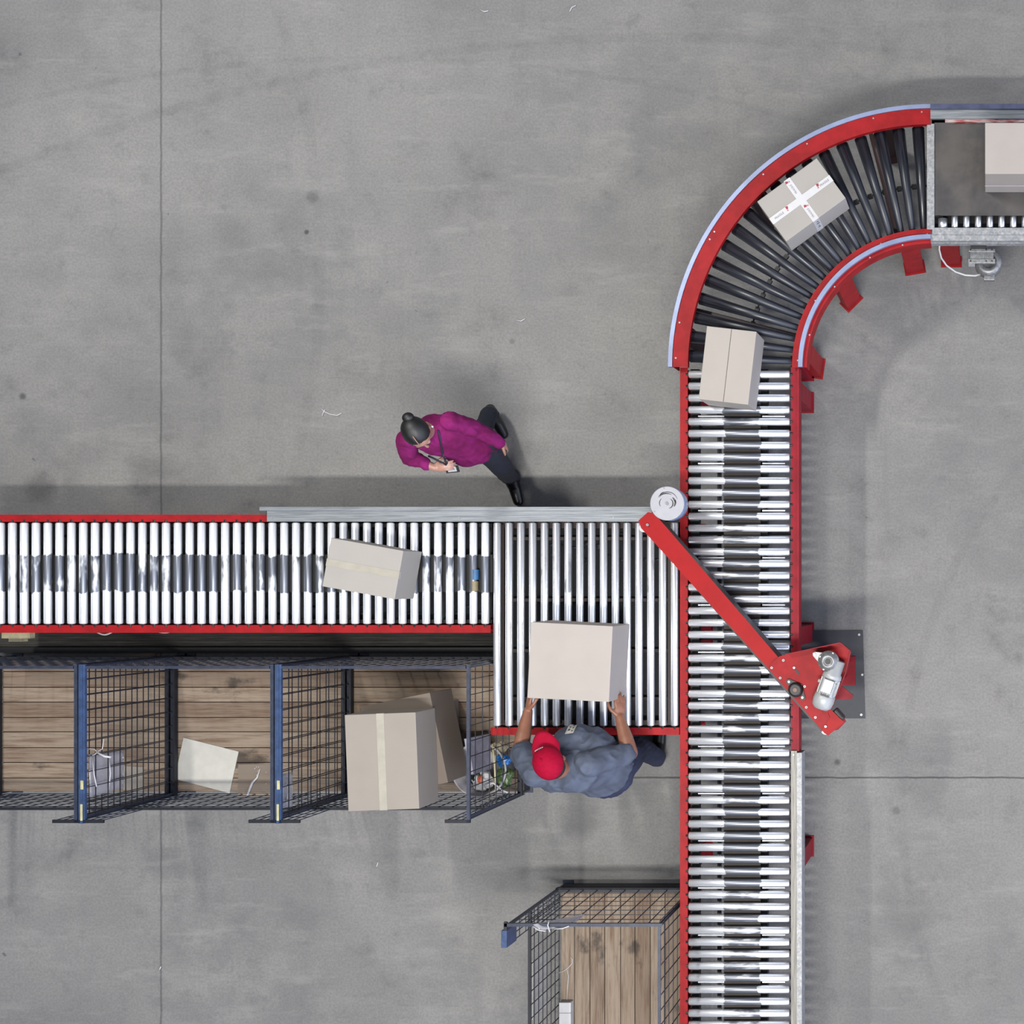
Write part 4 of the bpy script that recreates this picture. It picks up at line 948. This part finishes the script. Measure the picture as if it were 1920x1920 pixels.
# hair with centre parting and bun
b = B(); b.ball(Tw(0, -.022, .030), (.086, .100, .090), 28, m=qw); 
hair_c = Tw(0, 0, 0)
hb = b.bm; cut = [v for v in hb.verts if (qw.inverted() @ (v.co-Tw(0, .052, .055))).dot(Vector((0, .80, -.35))) > 0 or (qw.inverted() @ (v.co-hair_c)).z < -.045]
for v in cut:
    v.co = hair_c+(v.co-hair_c)*.80
for v in hb.verts:
    l_ = qw.inverted() @ (v.co-hair_c)
    v.co += (v.co-hair_c).normalized()*(-.004*math.exp(-(l_.x/.004)**2) if l_.y > -.03 else 0)+Vector((0, 0, 0))
hr = obj('hair', b, M_HAIR, WM, smooth=True)
b = B(); b.ball(Tw(-.008, -.122, .045), (.038, .034, .036), 18, m=qw); b.tube([Tw(.024*math.cos(t)-.008, -.112, .045+.024*math.sin(t)) for t in [2*PI*i/12 for i in range(13)]], .007); obj('hair_bun', b, M_HAIR, hr, smooth=True)
b = B(); b.tube([Tw(-.001, y_, z_) for y_, z_ in ((.062, .094), (.045, .107), (.020, .117), (-.01, .1225))], [.0026, .003, .0028, .002]); obj('parting', b, M_SKIN_W, hr)
b = B()
for s_ in (-1, 1): b.ball(Tw(s_*.089, .0, -.040), .009, 10)
obj('earring', b, M_STEEL, WM, smooth=True)
# blouse
b = B()
b.loft([(PE+Vector((.0, .0, -.135)), .185, .14, wz), (PE+Vector((0, 0, -.02)), .182, .142, wz), (PE.lerp(NK, .3), .158, .128, wz), (PE.lerp(NK, .6), .165, .130, wz), (PE.lerp(NK, .85), .172, .108, wz), (NK+Vector((0, 0, .005)), .078, .068, wz)])
limb(b, [(ls+Vector((0, 0, -.005)), .066), (l_el, .056), (l_el.lerp(l_wr, .95), .046)]); limb(b, [(rs+Vector((0, 0, -.005)), .066), (r_el, .056), (r_el.lerp(r_wr, .62), .045)])
bl = bake('blouse', b, M_BLOUSE, WM, .006, 5, .012, 14, 3)
b = B()
limb(b, [(lh, .105), (lk, .076), (la+Vector((0, 0, .02)), .060)]); b.cyl(la+Vector((0, 0, .05)), la+Vector((0, .004, -.055)), .058, .062); limb(b, [(rh, .105), (rk, .076), (ra+Vector((0, -.01, .03)), .060)]); b.ball(ra+Vector((0, -.01, -.02)), .058, 16); b.ball(PE+Vector((0, 0, -.07)), (.155, .12, .09), 20, m=rotm('Z', wz).to_3x3())
bake('trousers', b, M_NAVY, WM, .006, 4, .008, 14, 8)
def shoe(a_, t_, parent, s=1.0, flat=True):
    a_ = Vector(a_); b = B(); d = Vector(t_)-a_; d.z = 0; d.normalize(); heel = a_-d*.035*s; heel.z = .045 if flat else a_.z-.03
    tt = Vector(t_)+d*.045*s; tt.z = .042; md = heel.lerp(tt, .55); md.z += .014
    limb(b, [(heel, .040*s), (md, .045*s), (tt, .038*s)]); limb(b, [(a_, .056*s), (md, .044*s)]); limb(b, [(a_, .056*s), (heel, .040*s)])
    return bake('shoe', b, M_SHOE, parent, .005, 3)
sh = shoe(la, lt, WM); sh2 = shoe(ra, rt, WM, flat=False)
# lanyard and badge
bd_c = P(848, 880, .98)
from mathutils.bvhtree import BVHTree
def draper(o, parent):
    t = BVHTree.FromPolygons([v.co for v in o.data.vertices], [p.vertices[:] for p in o.data.polygons]); r0 = rootloc(parent); cp_ = Vector((0, 0, CAMZ))
    def f(px, py, lift=.006):
        h = t.ray_cast(cp_-r0, (P(px, py, 0)-cp_).normalized()); return None if h[0] is None else h[0]+h[1]*lift+r0
    return f
dr = draper(bl, WM); b = B()
for path in (((821, 806), (823, 815), (825, 825), (827, 835), (829, 845), (832, 855), (835, 864)), ((803, 855), (810, 858), (818, 862), (826, 866), (832, 869))):
    pts = [dr(*p_) or P(*p_, 1.19) for p_ in path]+[bd_c+Vector((-.012, .014, .012))]
    b.tube(pts, .0068, 6)
ly = obj('lanyard', b, M_LANYARD, WM)
b = B(); mxb = Matrix.Rotation(R(6), 3, 'Z') @ Matrix.Rotation(R(28), 3, 'X'); b.box(bd_c, (.092, .048, .006), m=mxb); bg_ = obj('badge', b, M_PRINTBLACK, WM)
b = B(); b.box(bd_c+Vector((0, -.001, .004)), (.060, .034, .002), m=mxb); obj('badge_card', b, M_WHITE, bg_)
b = B(); b.box(bd_c+Vector((.004, -.001, .0055)), (.030, .006, .001), m=mxb); obj('badge_print', b, M_PRINTGREY, bg_)

# man at the roller table
MN = thing('person', 'man in crimson cap and grey-blue T-shirt reaching both hands to the large box', 'person', (-2.68, -1.35, 0))
PE = Vector((-2.675, -1.33, .95)); NK = Vector((-2.80, -1.235, 1.43)); HC = Vector((-2.812, -1.165, 1.575))
ws = Vector((-2.985, -1.25, 1.385)); es = Vector((-2.615, -1.20, 1.385))
wel = Vector((-3.155, -1.13, 1.15)); wwr = Vector((-3.150, -.895, 1.03))
eel = Vector((-2.425, -1.165, 1.12)); ewr = Vector((-2.525, -.935, 1.01))
wh = PE+Vector((-.10, 0, -.05)); eh = PE+Vector((.10, .02, -.05))
wk = Vector((-2.80, -1.26, .50)); wa = Vector((-2.80, -1.37, .10)); wt = Vector((-2.83, -1.22, .035))
ek = Vector((-2.540, -1.215, .50)); ea = Vector((-2.50, -1.33, .10)); et = Vector((-2.49, -1.18, .035))
b = B()
tz = math.atan2(.05, .37)
b.loft([(PE+Vector((0, 0, -.12)), .15, .12, tz), (PE, .18, .13, tz), (PE.lerp(NK, .3)+Vector((0, .04, 0)), .18, .15, tz), (PE.lerp(NK, .6)+Vector((0, .03, 0)), .19, .135, tz), (PE.lerp(NK, .88), .19, .11, tz), (NK, .07, .07, tz)])
limb(b, [(NK+Vector((0, 0, -.03)), .07), (HC+Vector((0, -.01, -.06)), .062)])
limb(b, [(ws, .065), (wel, .054), (wel.lerp(wwr, .35), .051), (wwr, .033)]); limb(b, [(es, .065), (eel, .054), (eel.lerp(ewr, .35), .051), (ewr, .033)])
limb(b, [(wh, .10), (wk, .065), (wa, .045), (wt+Vector((0, 0, .01)), .032)]); limb(b, [(eh, .10), (ek, .065), (ea, .045), (et+Vector((0, 0, .01)), .032)])
hand(b, wwr, (.10, .93, -.10), (.8, 0, -.6), -1, .12, 1.12); hand(b, ewr, (-.02, 1, -.10), (-.65, -.05, -.75), 1, .14, 1.12)
Tm, qm = head(b, HC, (-.46, .89, 0), R(20), 1.06)
bake('body', b, M_SKIN_M, MN, .0055, 3)
face_parts(Tm, qm, MN, 1.06, plain('tan_lips', (150, 90, 75), .4))
b = B(); b.ball(Tm(0, -.045, .0), (.080, .070, .075), 20, m=qm); obj('hair', b, M_HAIR, MN, smooth=True)
# cap
b = B(); b.ball(Tm(0, -.012, .034), (.098, .116, .100), 30, m=qm)
for v in list(b.bm.verts):
    l_ = qm.inverted() @ (v.co-Tm(0, 0, 0))
    if l_.z < .022: v.co += qm @ Vector((0, 0, .022-l_.z))
cp = obj('cap_crown', b, M_CAP, MN, smooth=True)
b = B(); n = 16; prof = []
for ring_ in range(7):
    fr_ = ring_/6; row = []
    for i in range(n+1):
        t = R(20+140*i/n); x = (.092+.006*fr_)*math.cos(t); y0_ = .106*math.sin(t)-.02
        y = y0_+fr_*(.118*math.sin(t)**.6); z = .030-.016*fr_-.30*abs(x)**1.5*2.0*fr_+.004
        row.append(Tm(x, y, z))
    prof.append(row)
V0 = [[b.bm.verts.new(p) for p in r] for r in prof]; up_ = qm @ Vector((0, 0, -.004)); V1 = [[b.bm.verts.new(p+up_) for p in r] for r in prof]
for i in range(6):
    for j in range(n): b.bm.faces.new((V0[i][j], V0[i][j+1], V0[i+1][j+1], V0[i+1][j])); b.bm.faces.new((V1[i][j], V1[i+1][j], V1[i+1][j+1], V1[i][j+1]))
for j in range(n): b.bm.faces.new((V0[6][j], V0[6][j+1], V1[6][j+1], V1[6][j]))
for i in range(6):
    for j in (0, n): b.bm.faces.new((V0[i][j], V0[i+1][j], V1[i+1][j], V1[i][j]))
obj('cap_brim', b, plain('brim_crimson', (214, 22, 66), .8, 0, .04, 20, .1), MN, smooth=True)
b = B(); b.ball(Tm(0, -.012, .133), .008, 10); 
for i in range(6):
    t = PI*i/6; 
obj('cap_button', b, M_CAP, cp, smooth=True)
b = B()
for i in range(6):
    x = -.024+.0095*i; yy_ = .068
    zz = .034+.100*math.sqrt(max(0, 1-(x/.098)**2-((yy_+.012)/.116)**2)); b.box(Tm(x, yy_, zz+.001), (.0065, .010, .003), m=qm @ Matrix.Rotation(-.75, 3, 'X'))
obj('cap_print', b, M_WHITE, cp)
# T-shirt
b = B()
b.loft([(PE+Vector((-.01, .02, -.09)), .215, .175, tz), (PE+Vector((-.01, .03, .03)), .225, .190, tz), (PE.lerp(NK, .35)+Vector((0, .10, 0)), .222, .225, tz), (PE.lerp(NK, .6)+Vector((0, .075, 0)), .228, .200, tz),
        (PE.lerp(NK, .86)+Vector((0, -.005, 0)), .228, .148, tz), (NK+Vector((0, -.02, .01)), .10, .090, tz)])
limb(b, [(ws+Vector((.02, -.02, -.01)), .098), (ws.lerp(wel, .4), .090), (ws.lerp(wel, .8), .080)]); limb(b, [(es+Vector((-.02, -.01, -.01)), .092), (es.lerp(eel, .85), .078)])
b.ball((-2.775, -1.085, 1.17), (.16, .115, .15), 20)
shirt = bake('t_shirt', b, M_SHIRT, MN, .006, 6, .018, 10, 5)
b = B(); pc_ = P(1072, 1368, 1.22)
for i in range(3):
    for j in range(3): 
        if (i, j) != (1, 1): pass
mxp = Matrix.Rotation(R(18), 3, 'Z') @ Matrix.Rotation(R(-38), 3, 'X')
b = B(); tb_ = Tm
limb(b, [(wh, .125), (wk, .088), (wa+Vector((0, 0, .0)), .070)]); limb(b, [(eh, .125), (ek, .088), (ea+Vector((0, 0, .0)), .070)]); b.ball(PE+Vector((.01, -.03, -.07)), (.20, .155, .11), 20)
bake('trousers', b, M_NAVY_M, MN, .006, 4, .010, 12, 2)
shoe(wa, wt, MN, 1.12); shoe(ea, et, MN, 1.12)
# chest print: a patch projected onto the front of the shirt
bpy.context.view_layer.update()
dg = bpy.context.evaluated_depsgraph_get()
from mathutils.bvhtree import BVHTree
BVHTree_ = BVHTree
bvh = BVHTree.FromPolygons([v.co for v in shirt.data.vertices], [p.vertices[:] for p in shirt.data.polygons])
ro_ = rootloc(MN); b = B(); g = {}; camp = Vector((0, 0, CAMZ)); nn = 10
for i in range(nn+1):
    for j in range(nn+1):
        px = 1059+16*i/nn+9*j/nn*(1)+ (0); py = 1377-19*j/nn-2*i/nn
        tgt = P(px, py, 0); h_ = bvh.ray_cast(camp-ro_, (tgt-camp).normalized())
        if h_[0] is not None: g[i, j] = (h_[0]+h_[1]*.003+ro_, h_[0]+ro_)
ok = [(i, j) for i in range(nn) for j in range(nn) if all(k_ in g for k_ in ((i, j), (i+1, j), (i, j+1), (i+1, j+1)))]
ok = [(i, j) for i, j in ok if not (2 <= i <= 3 and j in (3, 4, 6)) and not (6 <= i <= 7 and j in (2, 5, 7))]
vv = {}
for i, j in ok:
    q = []
    for k_ in ((i, j), (i+1, j), (i+1, j+1), (i, j+1)):
        if k_ not in vv: vv[k_] = b.bm.verts.new(g[k_][0])
        q.append(vv[k_])
    b.bm.faces.new(q)
if ok: obj('chest_print', b, M_PAPER, shirt)
else: b.bm.free()
